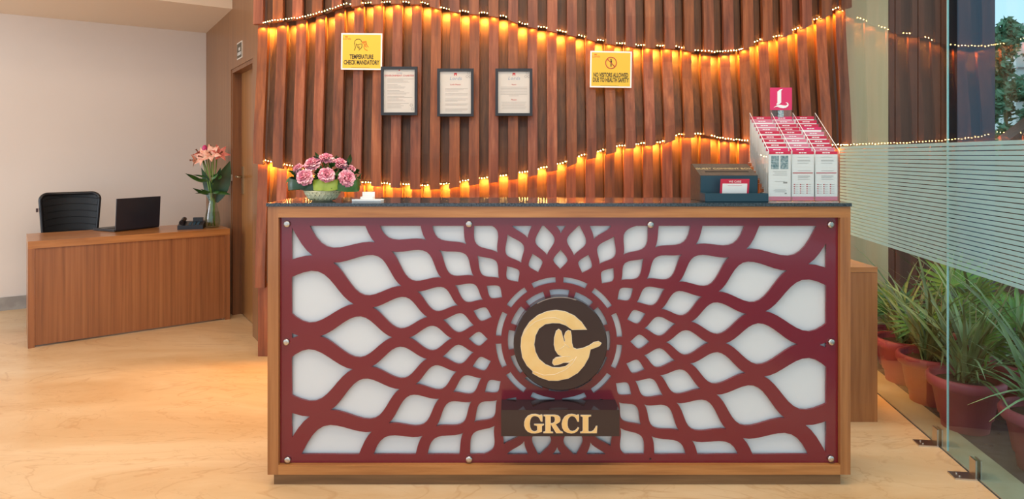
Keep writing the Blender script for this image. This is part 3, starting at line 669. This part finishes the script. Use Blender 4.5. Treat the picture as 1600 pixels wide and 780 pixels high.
# --- guest comment box
gb = thing('comment_box', 'dark taupe guest comment box with sloped slotted lid on the counter', 'box', (ax(1140, 2.66), 2.66, TOPZ))
YG = 2.62
gx0, gx1 = ax(1094, YG), ax(1184, YG); gz1, gz2 = az(274, YG)-TOPZ, az(256, 2.74)-TOPZ
side = [(YG, .0), (YG, gz1), (2.74, gz2), (2.76, gz2-.004), (2.76, 0)]
MB().prism([(a, b_+TOPZ) for a, b_ in side], gx0, gx1, lambda u, v, d: Vector((d, u, v))).build('body', M['taupe'], gb, .002)
MB().box(gx0+.002, gx1-.002, YG-.002, YG, TOPZ+.03, TOPZ+gz1-.002).build('front_panel', M['navy'], gb, .0005)
tx = MB(); tl = math.atan2(gz2-gz1, .12)
fmx = facing((gx0+gx1)/2, YG+.060, TOPZ+gz1+.060*math.tan(tl)+.0006, 0, PI/2-tl)
text('GUEST COMMENT BOX', .0215, fmx, 'lettering', M['gold_ink'], gb, .0004, 1.02)
T = facing((gx0+gx1)/2, YG+.036, TOPZ+gz1+.036*math.tan(tl)+.0004, 0, PI/2-tl)
MB().box(-.086, .092, -.004, .004, -.0006, .0006, T).build('slot', M['dark'], gb)
tx0, tx1 = ax(1100, 2.56), ax(1198, 2.56)
tb = MB(); tb.box(tx0, tx1, 2.545, 2.551, TOPZ+.002, TOPZ+.036); tb.box(tx0, tx0+.006, 2.551, YG-.003, TOPZ+.002, TOPZ+.036); tb.box(tx1-.006, tx1, 2.551, YG-.003, TOPZ+.002, TOPZ+.036); tb.box(tx0, tx1, 2.545, YG-.003, TOPZ, TOPZ+.004)
tb.build('tray', M['navy'], gb, .001, label='open dark teal tray along the front')
wc = thing('feedback_form', 'white feedback form with crimson border standing in the comment box tray', 'form', (ax(1146, 2.59), 2.585, TOPZ+.0045))
wf = facing(0, 0, 0, 0, -.16)
MB().box(-.057, .057, .0, .088, -.001, .001, wf).build('card', M['crimson'], wc, local=True)
MB().box(-.049, .049, .004, .070, .001, .0014, wf).build('writing_area', M['white'], wc, local=True)
text('WE CARE', .0115, wf @ Matrix.Translation((0, .074, .0012)), 'lettering', M['white'], wc, .0003, 1, local=True)
q = MB(); q.box(-.028, .028, .0615, .0630, .0014, .0017, wf); q.box(-.04, -.01, .012, .0128, .0014, .0017, wf); q.box(0, .03, .012, .0128, .0014, .0017, wf); q.build('fine_print', M['rose'], wc, local=True)

# --- brochure rack
RX = [ax(p, 2.57) for p in (1200.5, 1237, 1273, 1310.5)]
rk = thing('brochure_rack', 'clear acrylic stepped brochure rack at the right end of the counter', 'rack', ((RX[0]+RX[3])/2, 2.66, TOPZ))
NR, DY, DZ = 10, .0222, .0170
for i in range(4):
    x = RX[i]
    MB().prism([(2.566, TOPZ+.001), (2.566, TOPZ+.20), (2.566+DY*9.2, TOPZ+.20+DZ*9.6), (2.566+DY*9.2, TOPZ+DZ*8.5), (2.60, TOPZ+.001)], x-.0012, x+.0012, lambda u, v, d: Vector((d, u, v))).build('divider', M['acrylic'], rk)
    MB().tube([(x, 2.566, TOPZ+.19), (x, 2.566, TOPZ+.203), (x, 2.566+DY*9.2, TOPZ+.203+DZ*9.6), (x, 2.566+DY*9.2, TOPZ+.18+DZ*9.2)], .0014, 5).build('divider_edge', M['acrylic_edge'], rk)
for i in range(NR):
    y = 2.568+DY*i; z = TOPZ+DZ*i
    MB().box(RX[0], RX[3], y, y+.0018, z+.001, z+.10+(.09 if i == 0 else 0)).build('pocket_front', M['acrylic'], rk)
    MB().box(RX[0], RX[3], y, y+DY-.001, z, z+.0018).build('pocket_floor', M['acrylic_edge'], rk)
YL = 2.775
MB().box(ax(1203, YL), ax(1237, YL), YL-.003, YL, az(172, YL), az(137, YL)).build('header_sign', M['pink'], rk, .0005, label='pink square sign with white blackletter L')
lp = [(392,128),(355,172),(355,430),(330,455),(290,480),(258,478),(245,468),(272,440),(272,190),(310,158),(350,135)]
lp2 = [(185,550),(215,520),(270,488),(340,482),(400,495),(460,498),(490,480),(492,462),(478,444),(452,436),(470,426),(500,436),(518,462),(518,490),(500,520),(460,545),(400,556),(330,545),(270,525),(225,528)]
flat([[((1195+a/14.18-800)*YL/F, EYE-(130+b_/14.18-HZ)*YL/F) for a, b_ in l] for l in (lp, lp2)], Matrix.Translation((0, YL-.0035, 0)) @ Matrix.Rotation(PI/2, 4, 'X'), .0006, 'lettering', M['white'], rk)
MB().box(ax(1203, YL), ax(1237, YL), YL, YL+.0015, TOPZ+.30, az(137, YL)).build('sign_holder', M['acrylic'], rk)
MB().box(ax(1214.5, YL), ax(1224, YL), YL-.004, YL-.003, az(183, YL), az(172.5, YL)).build('photo_card', M['teal_print'], rk)
BW_, BH = .0885, .196
bme = MB().box(-BW_/2, BW_/2, 0, .0022, 0, BH).mesh('leaflet')
hme = MB().box(-BW_/2, BW_/2, -.0004, 0, BH-.0125, BH).mesh('header_band')
tme = MB()
for a, b_ in ((-.016, -.006), (-.004, .002), (.004, .014)): tme.box(a, b_, -.0007, -.0004, BH-.0082, BH-.0048)
tme = tme.mesh('header_print')
bme.materials.append(M['white']); tme.materials.append(M['white'])
H1, H2, H3 = hme, hme.copy(), hme.copy(); H1.materials.append(M['crimson']); H2.materials.append(M['rose']); H3.materials.append(M['pink'])
rows_ = ['front', 'second', 'third', 'fourth', 'fifth', 'sixth', 'seventh', 'eighth', 'ninth', 'rearmost']
rnd = random.Random(12)
for i in range(NR):
    for c in range(3):
        y = 2.5735+DY*i; z = TOPZ+DZ*i+.002+(rnd.uniform(-.004, .004) if i else 0)+(.004 if i == 0 else 0); x = (RX[c]+RX[c+1])/2
        hm = rnd.choice((H1, H1, H3, H2)) if i else H1
        colr = {id(H1): 'crimson', id(H2): 'rose', id(H3): 'pink'}[id(hm)]
        t = thing('brochure', f'white brochure with {colr} header, {rows_[i]} row of the rack, {("left", "middle", "right")[c]} column', 'brochure', (x, y, max(z, TOPZ+DZ*i+.0019)), 0, 'brochures in the acrylic rack')
        if i: t.rotation_euler.x = rnd.uniform(-.02, .02)
        link('leaflet', bme, None, t); link('header_band', hm, None, t); link('header_print', tme, None, t)
        if i == 0:
            MB().box(-BW_/2, BW_/2, -.0004, 0, 0, .016).build('footer_band', M['rose'], t, local=True)
            q = MB(); r_ = MB()
            if c == 0:
                ph = MB()
                for a, b_, u, v in ((-.034, -.003, .125, .155), (-.034, -.003, .156, .178), (.003, .034, .125, .15), (.003, .034, .151, .178)): ph.box(a, b_, -.0006, 0, u, v)
                ph.build('photo', M['teal_print'], t, local=True, label='four small printed photos')
                for v in (.115, .108, .101, .076, .044, .039, .034): q.box(-.03+.006*(v*997 % 2), .03-.005*(v*577 % 2), -.0006, 0, v, v+.0012)
                q.box(.014, .030, -.0006, 0, .068, .074); q.box(.02, .028, -.0006, 0, .026, .031)
            else:
                for v in (.172, .160, .156, .148, .118, .098, .094, .09, .084): q.box(-.03+.006*(v*997 % 2), .03-.005*(v*577 % 2), -.0006, 0, v, v+.0011)
                r_.box(-.04, .04, -.0006, 0, .108, .1115)
                for gx in (-.036, -.012, .014):
                    for gz in range(5): r_.box(gx, gx+.005, -.0006, 0, .028+.0085*gz, .0315+.0085*gz); q.box(gx+.006, gx+.018, -.0006, 0, .029+.0085*gz, .030+.0085*gz)
                r_.build('red_print', M['red_ink'], t, local=True, kind='stuff')
            q.build('fine_print', M['grey_ink'], t, local=True, kind='stuff')

# ================================================================== NOTICES ON THE SLATS
def picture(px0, px1, py0, py1, label, kind):
    Y = 4.066; xa, xb, za, zb = ax(px0, Y), ax(px1, Y), az(py1, Y), az(py0, Y); b_ = .017
    t = thing('picture_frame', label, 'picture', ((xa+xb)/2, Y+.01, za), 0, 'framed notices on the slat wall')
    fr = MB()
    for q in ((xa, xb, zb-b_, zb), (xa, xb, za, za+b_), (xa, xa+b_, za+b_, zb-b_), (xb-b_, xb, za+b_, zb-b_)): fr.box(q[0], q[1], Y, Y+.02, q[2], q[3])
    fr.build('frame', M['black_matte'], t, .003)
    MB().box(xa+b_, xb-b_, Y+.010, Y+.0175, za+b_, zb-b_).build('print', M['paper'], t)
    yy = Y+.0098; cx = (xa+xb)/2
    S = lambda fx, fz: (xa+(xb-xa)*fx, zb-(zb-za)*fz)
    ink = MB()
    def line(f0, f1, fz, mb, h=.0016): 
        a, z = S(f0, fz); b2, _ = S(f1, fz); mb.box(a, b2, yy-.0004, yy, z-h/2, z+h/2)
    rd = MB(); fx, fz = S(.5, .075 if kind == 0 else .12)
    s_ = .5 if kind == 0 else 1
    rd.box(cx-.009*s_, cx-.003*s_, yy-.0004, yy, fz-.008*s_, fz+.009*s_); rd.box(cx+.003*s_, cx+.009*s_, yy-.0004, yy, fz-.008*s_, fz+.009*s_); rd.box(cx-.003*s_, cx+.003*s_, yy-.0004, yy, fz-.001, fz+.009*s_)
    rd.build('red_mark', M['red_ink'], t)
    lx, lz = S(.5, .145 if kind == 0 else .235)
    text('Lords', .014 if kind == 0 else .030, facing(cx, yy-.0003, lz), 'lettering', M['blue_ink'], t, .0002, 1.0, spacing=1.1, shear=.25)
    rnd = random.Random(px0)
    if kind == 0:
        text('ENVIRONMENT CHARTER', .0155, facing(cx, yy-.0003, S(0, .20)[1]), 'lettering', M['red_ink'], t, .0002, 1.02)
        for r in range(26):
            fz_ = .25+.024*r
            if r in (4, 9, 14, 20): continue
            line(.17, .45+rnd.uniform(0, .45), fz_, ink)
    elif kind == 1:
        text('Lords Mission', .012, facing(cx, yy-.0003, S(0, .345)[1]), 'lettering', M['red_ink'], t, .0002, 1.0)
        for g in range(5):
            for r in range(2 if g % 2 else 3): line(.22, .84 if r < 1 else .84-rnd.uniform(0, .3), .42+.105*g+.024*r, ink)
    else:
        text('Vision', .012, facing(cx, yy-.0003, S(0, .35)[1]), 'lettering', M['red_ink'], t, .0002, 1.0)
        text('Mission', .012, facing(cx, yy-.0003, S(0, .67)[1]), 'lettering', M['red_ink'], t, .0002, 1.0)
        for r in range(7):
            w_ = .36 if r < 6 else .13; line(.5-w_, .5+w_, .39+.031*r, ink)
        for r in range(5): line(.5-.33+.02*(r % 2), .5+.33-.02*(r % 3), .71+.034*r, ink)
    ink.build('fine_print', M['grey_ink'], t, kind='stuff', label='rows of tiny grey print')
    st = MB()
    for fx_, fz_ in (((.86, .09), (.82, .165), (.90, .165)) if kind else ((.83, .79), (.86, .87))):
        a, z = S(fx_, fz_)
        for j in range(6): st.box(a+.0075*math.cos(j*PI/3)-.0022, a+.0075*math.cos(j*PI/3)+.0022, yy-.0004, yy, z+.0075*math.sin(j*PI/3)-.0022, z+.0075*math.sin(j*PI/3)+.0022)
    st.build('star_mark', M['grey_ink'], t)
picture(595, 652, 104, 180, 'black-framed notice headed ENVIRONMENT CHARTER, beside the temperature sign', 0)
picture(683, 740, 107, 182, 'black-framed white notice, middle of the three frames', 1)
picture(774, 832, 107, 181, 'black-framed white notice, rightmost of the three frames', 2)
def notice(px0, px1, py0, py1, Y, label, lines, tilt):
    xa, xb, za, zb = ax(px0, Y), ax(px1, Y), az(py1, Y), az(py0, Y); cx, W, H = (xa+xb)/2, xb-xa, zb-za
    t = thing('notice', label, 'sign', (cx, Y, za)); R_ = Matrix.Translation((cx, Y, za+H/2)) @ Matrix.Rotation(tilt, 4, 'Y') @ Matrix.Rotation(PI/2, 4, 'X')
    MB().box(-W/2, W/2, -H/2, H/2, -.003, 0, R_).build('sheet', M['white'], t)
    MB().box(-W/2+.009, W/2-.009, -H/2+.009, H/2-.009, 0, .0006, R_).build('yellow_field', M['yellow'], t)
    for s_, f, sx in lines: text(s_, .038, R_ @ Matrix.Translation((0, -H/2+f*H, .0009)), 'lettering', M['ink'], t, .0002, sx, bold=.0012)
    q = MB(); q.box(-W*.40, -W*.375, H*.38, H*.42, .0006, .0009, R_); q.box(-W*.37, -W*.345, H*.38, H*.42, .0006, .0009, R_); q.build('red_mark', M['orange_ink'], t)
    text('Lords', .02, R_ @ Matrix.Translation((-W*.36, H*.32, .0009)), 'lettering', M['orange_ink'], t, .0002, 1.1)
    MB().box(-W*.25, W*.2, -H*.445, -H*.44, .0006, .0009, R_).build('fine_print', M['ink'], t)
    return t, R_, W, H
t, R_, W, H = notice(533, 597, 52, 109, 4.115, 'yellow TEMPERATURE CHECK MANDATORY sign with a masked head drawing', (('TEMPERATURE', .30, .60), ('CHECK MANDATORY', .145, .60)), 0.01)
def sk(pts, r=.0017): 
    return [R_ @ Vector(((a-232)/340*W, (208-b_)/300*H, .0012)) for a, b_ in pts], r
q = MB()
for pts in ([(172,200),(180,178),(178,158),(172,145),(176,122),(190,108),(210,105),(226,114),(232,132)], [(210,200),(212,190),(222,186),(232,176),(236,150)], [(186,144),(192,152),(200,153),(214,148),(234,146)], [(188,150),(196,170),(208,182)], [(208,160),(212,182)]):
    q.tube(*sk(pts), 5)
q.build('drawing', M['ink'], t, label='line drawing of a head wearing a mask')
q = MB()
for pts in ([(238,128),(270,124),(272,140),(258,146),(240,142),(238,128)], [(258,146),(252,160),(260,164),(272,142)], [(252,160),(252,178),(262,192),(282,200)], [(272,150),(288,172)], [(262,164),(274,172)], [(240,134),(266,132)]):
    q.tube(*sk(pts), 5)
q.build('drawing', M['orange_ink'], t, label='orange hand holding a thermometer')
t, R_, W, H = notice(922, 987, 80, 137, 4.108, 'yellow NO VISITORS ALLOWED sign with a red prohibition circle', (('NO VISITORS ALLOWED', .29, .53), ('DUE TO HEALTH SAFETY', .155, .53)), 0.015)
q = MB(); cz = H*.18; rr = .034
q.tube([R_ @ Vector((rr*math.cos(2*PI*i/32), cz+rr*1.05*math.sin(2*PI*i/32), .0014)) for i in range(33)], .0026, 6); q.tube([R_ @ Vector((-.7*rr, cz+.72*rr, .0016)), R_ @ Vector((.7*rr, cz-.72*rr, .0016))], .0024, 6)
q.build('prohibition_circle', M['red_ink'], t)
q = MB(); q.ball(R_ @ Vector((0, cz+.022, .001)), .0042, 8, 6); q.box(-.004, .006, cz+.001, cz+.016, .0006, .0012, R_); q.box(-.004, -.001, cz-.024, cz-.004, .0006, .0012, R_); q.box(.001, .004, cz-.024, cz-.006, .0006, .0012, R_)
q.build('drawing', M['ink'], t, label='small black figure')

# ================================================================== LEFT DESK AND WHAT STANDS ON IT
DA = math.atan2(.78, 1.01); DL, DD, DHh = 1.276, .55, .715
dk = thing('desk', 'wooden front-panelled desk before the cream wall by the door', 'desk', (-3.23, 4.33, 0), DA)
TDK = WM[dk]
e = .036
MB().box(0, DL, 0, DD, DHh-.05, DHh).build('desktop', M['teak'], dk, .002, local=True)
MB().box(0, e, 0, DD, 0, DHh-.0505).build('side_panel', M['desk_v'], dk, .002, local=True)
MB().box(DL-e, DL, 0, DD, 0, DHh-.0505).build('side_panel', M['desk_v'], dk, .002, local=True)
MB().box(e+.001, DL-e-.001, .012, .032, .012, DHh-.0505).build('modesty_panel', M['desk_v'], dk, .001, local=True)
# office chair behind the desk
ch = thing('office_chair', 'black mesh-backed office chair behind the wooden desk', 'chair', (-3.63, 5.33, 0), DA)
mb = MB(); out = []; 
def rrect(w_, h_, r, n=6):
    p = []
    for cx_, cz_, a0 in ((w_-r, h_-r, 0), (-w_+r, h_-r, PI/2), (-w_*.86+r, -h_+r, PI), (w_*.86-r, -h_+r, 1.5*PI)):
        p += [(cx_+r*math.cos(a0+PI/2*i/n), cz_+r*math.sin(a0+PI/2*i/n)) for i in range(n+1)]
    return p
rp = rrect(.2, .26, .05)
def bowy(a): return .06*(a/.2)**2*-1
mb.tube([(a, bowy(a), .72+b_) for a, b_ in rp+[rp[0], rp[1]]], .013, 8).build('back_frame', M['black'], ch, local=True)
rows = [[Vector((u*.196*(.86+.14*(v+1)/2), bowy(u*.196)+.004, .72+.25*v)) for u in [i/6-1 for i in range(13)]] for v in [j/5-1 for j in range(11)]]
mb = MB(); mb.grid(rows); mb.build('mesh_back', M['mesh'], ch, local=True)
mb = MB()
for i in range(9):
    v = -.9+.22*i; mb.tube([(u*.193*(.86+.14*(v+1)/2), bowy(u*.193)-.001, .72+.245*v+.02*math.cos(u*1.5)) for u in [k/6-1 for k in range(13)]], .0022, 5)
mb.build('mesh_rib', M['black'], ch, local=True, kind='stuff')
MB().box(-.24, .24, -.42, .02, .41, .47).build('seat', M['mesh'], ch, .02, local=True)
MB().tube([(0, .03, .74), (0, .06, .6), (0, .04, .42), (0, -.15, .385)], .02, 8).build('back_bracket', M['black'], ch, local=True)
MB().lathe([(.025, .12), (.025, .36), (.06, .385), (.06, .41)], (0, -.2, 0), 16).build('gas_lift', M['black'], ch, local=True)
lgm = csm = None
for i in range(5):
    a = 2*PI*i/5+.3; d_ = Vector((math.cos(a), math.sin(a), 0)); o_ = Vector((0, -.2, 0))
    MB().tube([o_+Vector((0, 0, .11)), o_+d_*.15+Vector((0, 0, .09)), o_+d_*.27+Vector((0, 0, .065))], [.024, .02, .014], 8).build('leg', M['black'], ch, local=True)
    MB().ball(o_+d_*.27+Vector((0, 0, .0275)), .0275, 12, 8).build('caster', M['black'], ch, local=True)
tag_ = MB().box(-.228, -.212, -.07, -.063, .84, .87).build('fabric_tag', mat('brown_tag', rgb(74, 50, 52), .7), ch, local=True)
# laptop (lid back towards us)
la = math.atan2(.34, .15)
lt = thing('laptop', 'open black laptop on the wooden desk, lid back facing out', 'laptop', (-2.98, 4.865, DHh), la)
MB().box(0, .37, 0, .245, .002, .018).build('base', M['black'], lt, .004, local=True)
MB().box(.003, .367, -.008, .0, .012, .25, Matrix.Rotation(.06, 4, 'X')).build('lid', mat('slate_black_lid', rgb(40, 42, 52), .32), lt, .004, local=True)
MB().box(.02, .35, .03, .14, .018, .0195).build('keyboard', M['dark'], lt, local=True)
MB().box(.012, .358, .0, .0008, .03, .24, Matrix.Rotation(.06, 4, 'X')).build('screen', M['dark'], lt, local=True)
# telephone
ph = thing('telephone', 'black desk telephone beside the flower vase on the desk', 'telephone', (-2.52, 5.12, DHh), DA-.35)
MB().prism([(-.08, 0), (-.08, .03), (.05, .055), (.085, .05), (.085, 0)], -.095, .085, lambda u, v, d: Vector((d, u, v))).build('body', M['black'], ph, .006, local=True)
MB().tube([(-.068, -.075, .052), (-.066, -.05, .062), (-.066, .03, .076), (-.068, .06, .07)], [.018, .014, .014, .018], 8).build('handset', M['black'], ph, local=True)
MB().box(.0, .07, .02, .06, .05, .082).build('display', M['black'], ph, .004, local=True)
q = MB()
for i in range(4):
    for j in range(3): q.box(-.02+.028*j, -.002+.028*j, -.065+.02*i, -.052+.02*i, .0335+.0038*i, .0385+.0038*i)
q.build('keypad', M['navy'], ph, local=True)
# vase and lilies
va = Vector((ax(332, 5.2), 5.2, DHh))
vs_ = thing('vase', 'clear glass vase of lilies at the right end of the desk', 'vase', va)
vp = [(.052, .0), (.058, .004), (.060, .05), (.054, .10), (.040, .16), (.032, .20), (.032, .22), (.040, .275)]
mb = MB(); mb.lathe(vp, n=32, cap=False); mb.lathe([(r-.003, z+.004) for r, z in vp][::-1], n=32, cap=False); mb.lathe([(.0, .004), (.049, .004)], n=32, cap=False); mb.lathe([(.052, 0), (.0, .0)], n=32, cap=False)
mb.build('vase_glass', M['vase'], vs_, local=True)
MB().lathe([(.05, .006), (.056, .05), (.0505, .10), (.045, .125)], n=32).build('water', M['water'], vs_, local=True)
pm = []
for k, mt in ((0, M['lily']), (1, M['lily2'])):
    me = petal_leaf(.085, .042, .55, 8); me.materials.append(mt); pm.append(me)
sml = petal_leaf(.19, .036, .4, 8); sml.materials.append(M['leaf'])
def lily(px, py, dy, aim, which, label, sc_=1.0, leaves=2):
    p = at(px, py, 5.2+dy); aim = Vector(aim).normalized(); t = thing('lily', label, 'flower', p, 0, 'lilies in the vase')
    b0 = va+Vector((random.uniform(-.03, .03), random.uniform(-.02, .02), .012)); nk = va+Vector((random.uniform(-.014, .014), random.uniform(-.012, .012), .215))
    MB().tube([p-aim*.02, p-aim*.07, (p-aim*.07)*.45+nk*.55+Vector((0, 0, .02)), nk, b0], .0042, 7).build('stem', M['stem'], t)
    q = aim.to_track_quat('Z', 'Y')
    for i in range(6):
        o = link('petal', pm[which], None, t); o.rotation_mode = 'QUATERNION'
        o.rotation_quaternion = q @ Euler((0, 0, 2*PI*i/6+.3)).to_quaternion() @ Euler((.62 if i % 2 else .5, 0, 0)).to_quaternion(); o.scale = (sc_, sc_, sc_); o.location = -aim*.035
    mb = MB()
    for i in range(5):
        d_ = (q @ Vector((.22*math.cos(i*1.26), .22*math.sin(i*1.26), 1))); mb.tube([p-aim*.03, p+d_*.02*sc_], .0012, 4); mb.ball(p+d_*.022*sc_, .0035, 6, 4)
    mb.build('stamen', mat('stamen_brown', rgb(120, 60, 30), .6) if 'stamen_brown' not in bpy.data.materials else bpy.data.materials['stamen_brown'], t)
    for i in range(leaves):
        o = link('leaf', sml, None, t); s_ = .55+.3*i; c = p*(1-s_)+nk*s_
        o.location = c-p; o.rotation_mode = 'QUATERNION'
        d_ = Vector(((-1 if px < 325 else 1)*random.uniform(.4, 1), random.uniform(-.6, .1), random.uniform(-.1, .7))).normalized()
        o.rotation_quaternion = quat_face(d_, random.uniform(-.5, .5)); z_ = random.uniform(.55, .9); o.scale = (z_, z_, z_)
lily(329, 240, -.04, (.1, -.9, .45), 0, 'large salmon lily at the top centre of the vase bouquet', 1.1)
lily(345, 239, .0, (.7, -.6, .4), 1, 'coral lily at the right of the vase bouquet', 1.0)
lily(314, 245, -.03, (-.4, -.85, .2), 0, 'salmon lily at the front left of the vase bouquet', 1.05)
lily(309, 237, .02, (-.5, -.2, .8), 1, 'red-tinged lily at the upper left of the vase bouquet', .95)
lily(301, 250, .0, (-.9, -.3, -.1), 0, 'half-open pale lily drooping at the far left of the bouquet', .85)
lily(329, 231, .05, (0, -.3, 1), 0, 'salmon lily standing highest in the vase bouquet', .9, 1)
bu = thing('lily', 'closed magenta lily bud between the open lilies', 'flower', at(320, 233, 5.2), 0, 'lilies in the vase')
MB().ball(at(320, 233, 5.2), .026, 10, 8, (.8, .8, 1.3)).build('bud', M['magenta'], bu)
MB().tube([at(320, 238, 5.2), at(327, 280, 5.2), va+Vector((0, 0, .2)), va+Vector((.01, .01, .012))], .004, 6).build('stem', M['stem'], bu)
bl = petal_leaf(.36, .12, .12, 9); bl.materials.append(M['broad'])
for dx, dyv, label, rx, s_ in ((.34, .05, 'broad dark leaf leaning right out of the vase', .0, 1.02), (.14, .12, 'broad dark leaf standing at the centre back of the vase', .0, .8), (-.22, .05, 'broad dark leaf leaning left out of the vase', .0, .82)):
    t = thing('broad_leaf', label, 'leaf', va+Vector((dx*.05, .01, .20)), 0, 'broad leaves in the vase')
    o = link('blade', bl, None, t); o.rotation_mode = 'QUATERNION'; o.rotation_quaternion = quat_face((dx, dyv, 1), .4*(1 if dx > 0 else -1)); o.scale = (s_,)*3
    MB().tube([va+Vector((dx*.05, .01, .205)), va+Vector((-dx*.06, .005, .01))], .0035, 6).build('stem', M['stem'], t)

# ================================================================== POTTED PLANTS OUTSIDE THE GLASS
potm = MB()
pr = [(.092, 0), (.096, .003), (.103, .06), (.112, .066), (.135, .195), (.150, .198), (.160, .212), (.162, .235), (.155, .248), (.143, .25), (.136, .235), (.130, .205), (.05, .203)]
potm.lathe(pr, n=40); potm = potm.mesh('pot'); potm.materials.append(M['terracotta'])
soilm = MB(); soilm.lathe([(.131, .206), (.128, .215), (.07, .224), (.0005, .226)], n=28); soilm = soilm.mesh('soil'); soilm.materials.append(M['soil'])
def strapleaf(Ln, W, droop, n=7):
    mb = MB(); rows = []
    for i in range(n+1):
        s_ = i/n; wv_ = W*.5*(1-s_**2.2)*(.7+.6*min(1, s_*3)) + .0003
        c = Vector((0, -droop*Ln*s_**2.2, Ln*s_*(1-.35*droop*s_)))
        rows.append([c+Vector((-wv_, wv_*.4, 0)), c, c+Vector((wv_, wv_*.4, 0))])
    mb.grid(rows); return mb.mesh('leaf')
SL = [strapleaf(.42, .012, .25), strapleaf(.36, .011, .6), strapleaf(.30, .010, 1.0), strapleaf(.5, .012, .4)]
for s_ in SL: s_.materials.append(M['strap'])
def fanleaf(Ln, n=16):
    mb = MB()
    mb.tube([(0, 0, 0), (0, -.02, Ln*.5), (0, -.07*Ln, Ln*.62)], .0035, 5)
    c0 = Vector((0, -.07*Ln, Ln*.62))
    for i in range(n):
        a = -1.9+3.8*i/(n-1); l = Ln*.62*(1-.22*abs(a)/1.9)
        d_ = Vector((math.sin(a), -.35, math.cos(a)*.9)).normalized(); sd = d_.cross(Vector((0, 1, .3))).normalized()
        rows = []
        for s_ in (0, .35, .7, 1):
            wv_ = .012*(1-s_**2)*(.4+s_*1.6)+.0004; c = c0+d_*l*s_+Vector((0, -.06, -.10))*l*s_*s_
            rows.append([c-sd*wv_+Vector((0, .004, 0)), c, c+sd*wv_+Vector((0, .004, 0))])
        mb.grid(rows)
    return mb.mesh('frond')
FL = [fanleaf(.40), fanleaf(.34, 14)]
for s_ in FL: s_.materials.append(M['palm'])
def plant(label, x, y, sc_, nst, nfan, seed, z=-.004, up=0):
    t = thing('potted_plant', label, 'plant', (x, y, z), 0, 'potted plants outside the glass'); t.scale = (sc_,)*3
    link('pot', potm, None, t, 'terracotta red plastic pot'); link('soil', soilm, None, t)
    rnd = random.Random(seed)
    gl = -math.degrees(0)
    for i in range(nst):
        o = link('leaf', SL[rnd.randrange(4)], None, t); a = rnd.uniform(0, 2*PI); el = rnd.uniform(.1, 1.0)
        dr = Vector((math.cos(a)*math.sin(el), math.sin(a)*math.sin(el), math.cos(el)))
        if dr.x < -.25: dr.x *= .25; 
        dr.normalize()
        o.rotation_mode = 'QUATERNION'; o.rotation_quaternion = dr.to_track_quat('Z', 'Y') @ Euler((0, 0, rnd.uniform(-.7, .7))).to_quaternion()
        o.location = (rnd.uniform(-.035, .035), rnd.uniform(-.035, .035), .222+up*rnd.random()); s_ = rnd.uniform(.8, 1.5); o.scale = (s_,)*3
    for i in range(nfan):
        o = link('frond', FL[rnd.randrange(2)], None, t); a = rnd.uniform(-1.9, 1.9); el = rnd.uniform(.2, .75)
        dr = Vector((math.cos(a)*math.sin(el), math.sin(a)*math.sin(el), math.cos(el)))
        if dr.x < -.1: dr.x *= .2
        o.rotation_mode = 'QUATERNION'; o.rotation_quaternion = dr.normalized().to_track_quat('Z', 'Y') @ Euler((0, 0, rnd.uniform(-.8, .8))).to_quaternion()
        o.location = (rnd.uniform(-.03, .03), rnd.uniform(-.03, .03), .222); s_ = rnd.uniform(.8, 1.15); o.scale = (s_,)*3
    for i in range(3):
        a = rnd.uniform(-1.4, 1.4); l = rnd.uniform(.3, .55)
        MB().tube([(.02, .01*i, .215), (.03+.1*math.cos(a), .1*math.sin(a), .2+l*.6), (.04+.16*math.cos(a), .2*math.sin(a), .2+l)], [.004, .003, .0015], 5).build('twig', M['twig'], t, local=True)
    return t
plant('spiky potted plant just outside the glass joint, whole pot in view', 2.15, 3.08, 1.0, 64, 2, 21)
plant('spiky potted plant second in the row behind the left glass pane', 2.20, 3.41, 1.0, 60, 3, 5)
plant('potted palm third in the row behind the left glass pane', 2.25, 3.72, 1.0, 50, 4, 8)
plant('potted palm farthest back in the row, next to the beige pillar', 2.36, 4.01, .86, 40, 4, 13)
plant('potted plant set back behind the row at the right edge', 2.56, 3.25, 1.05, 50, 4, 30)
plant('nearest potted plant, cut off by the right edge of the picture', 2.19, 2.66, 1.0, 50, 3, 41)
plant('leafy potted plant in the second row behind the spiky ones', 2.68, 3.8, 1.1, 40, 5, 55)
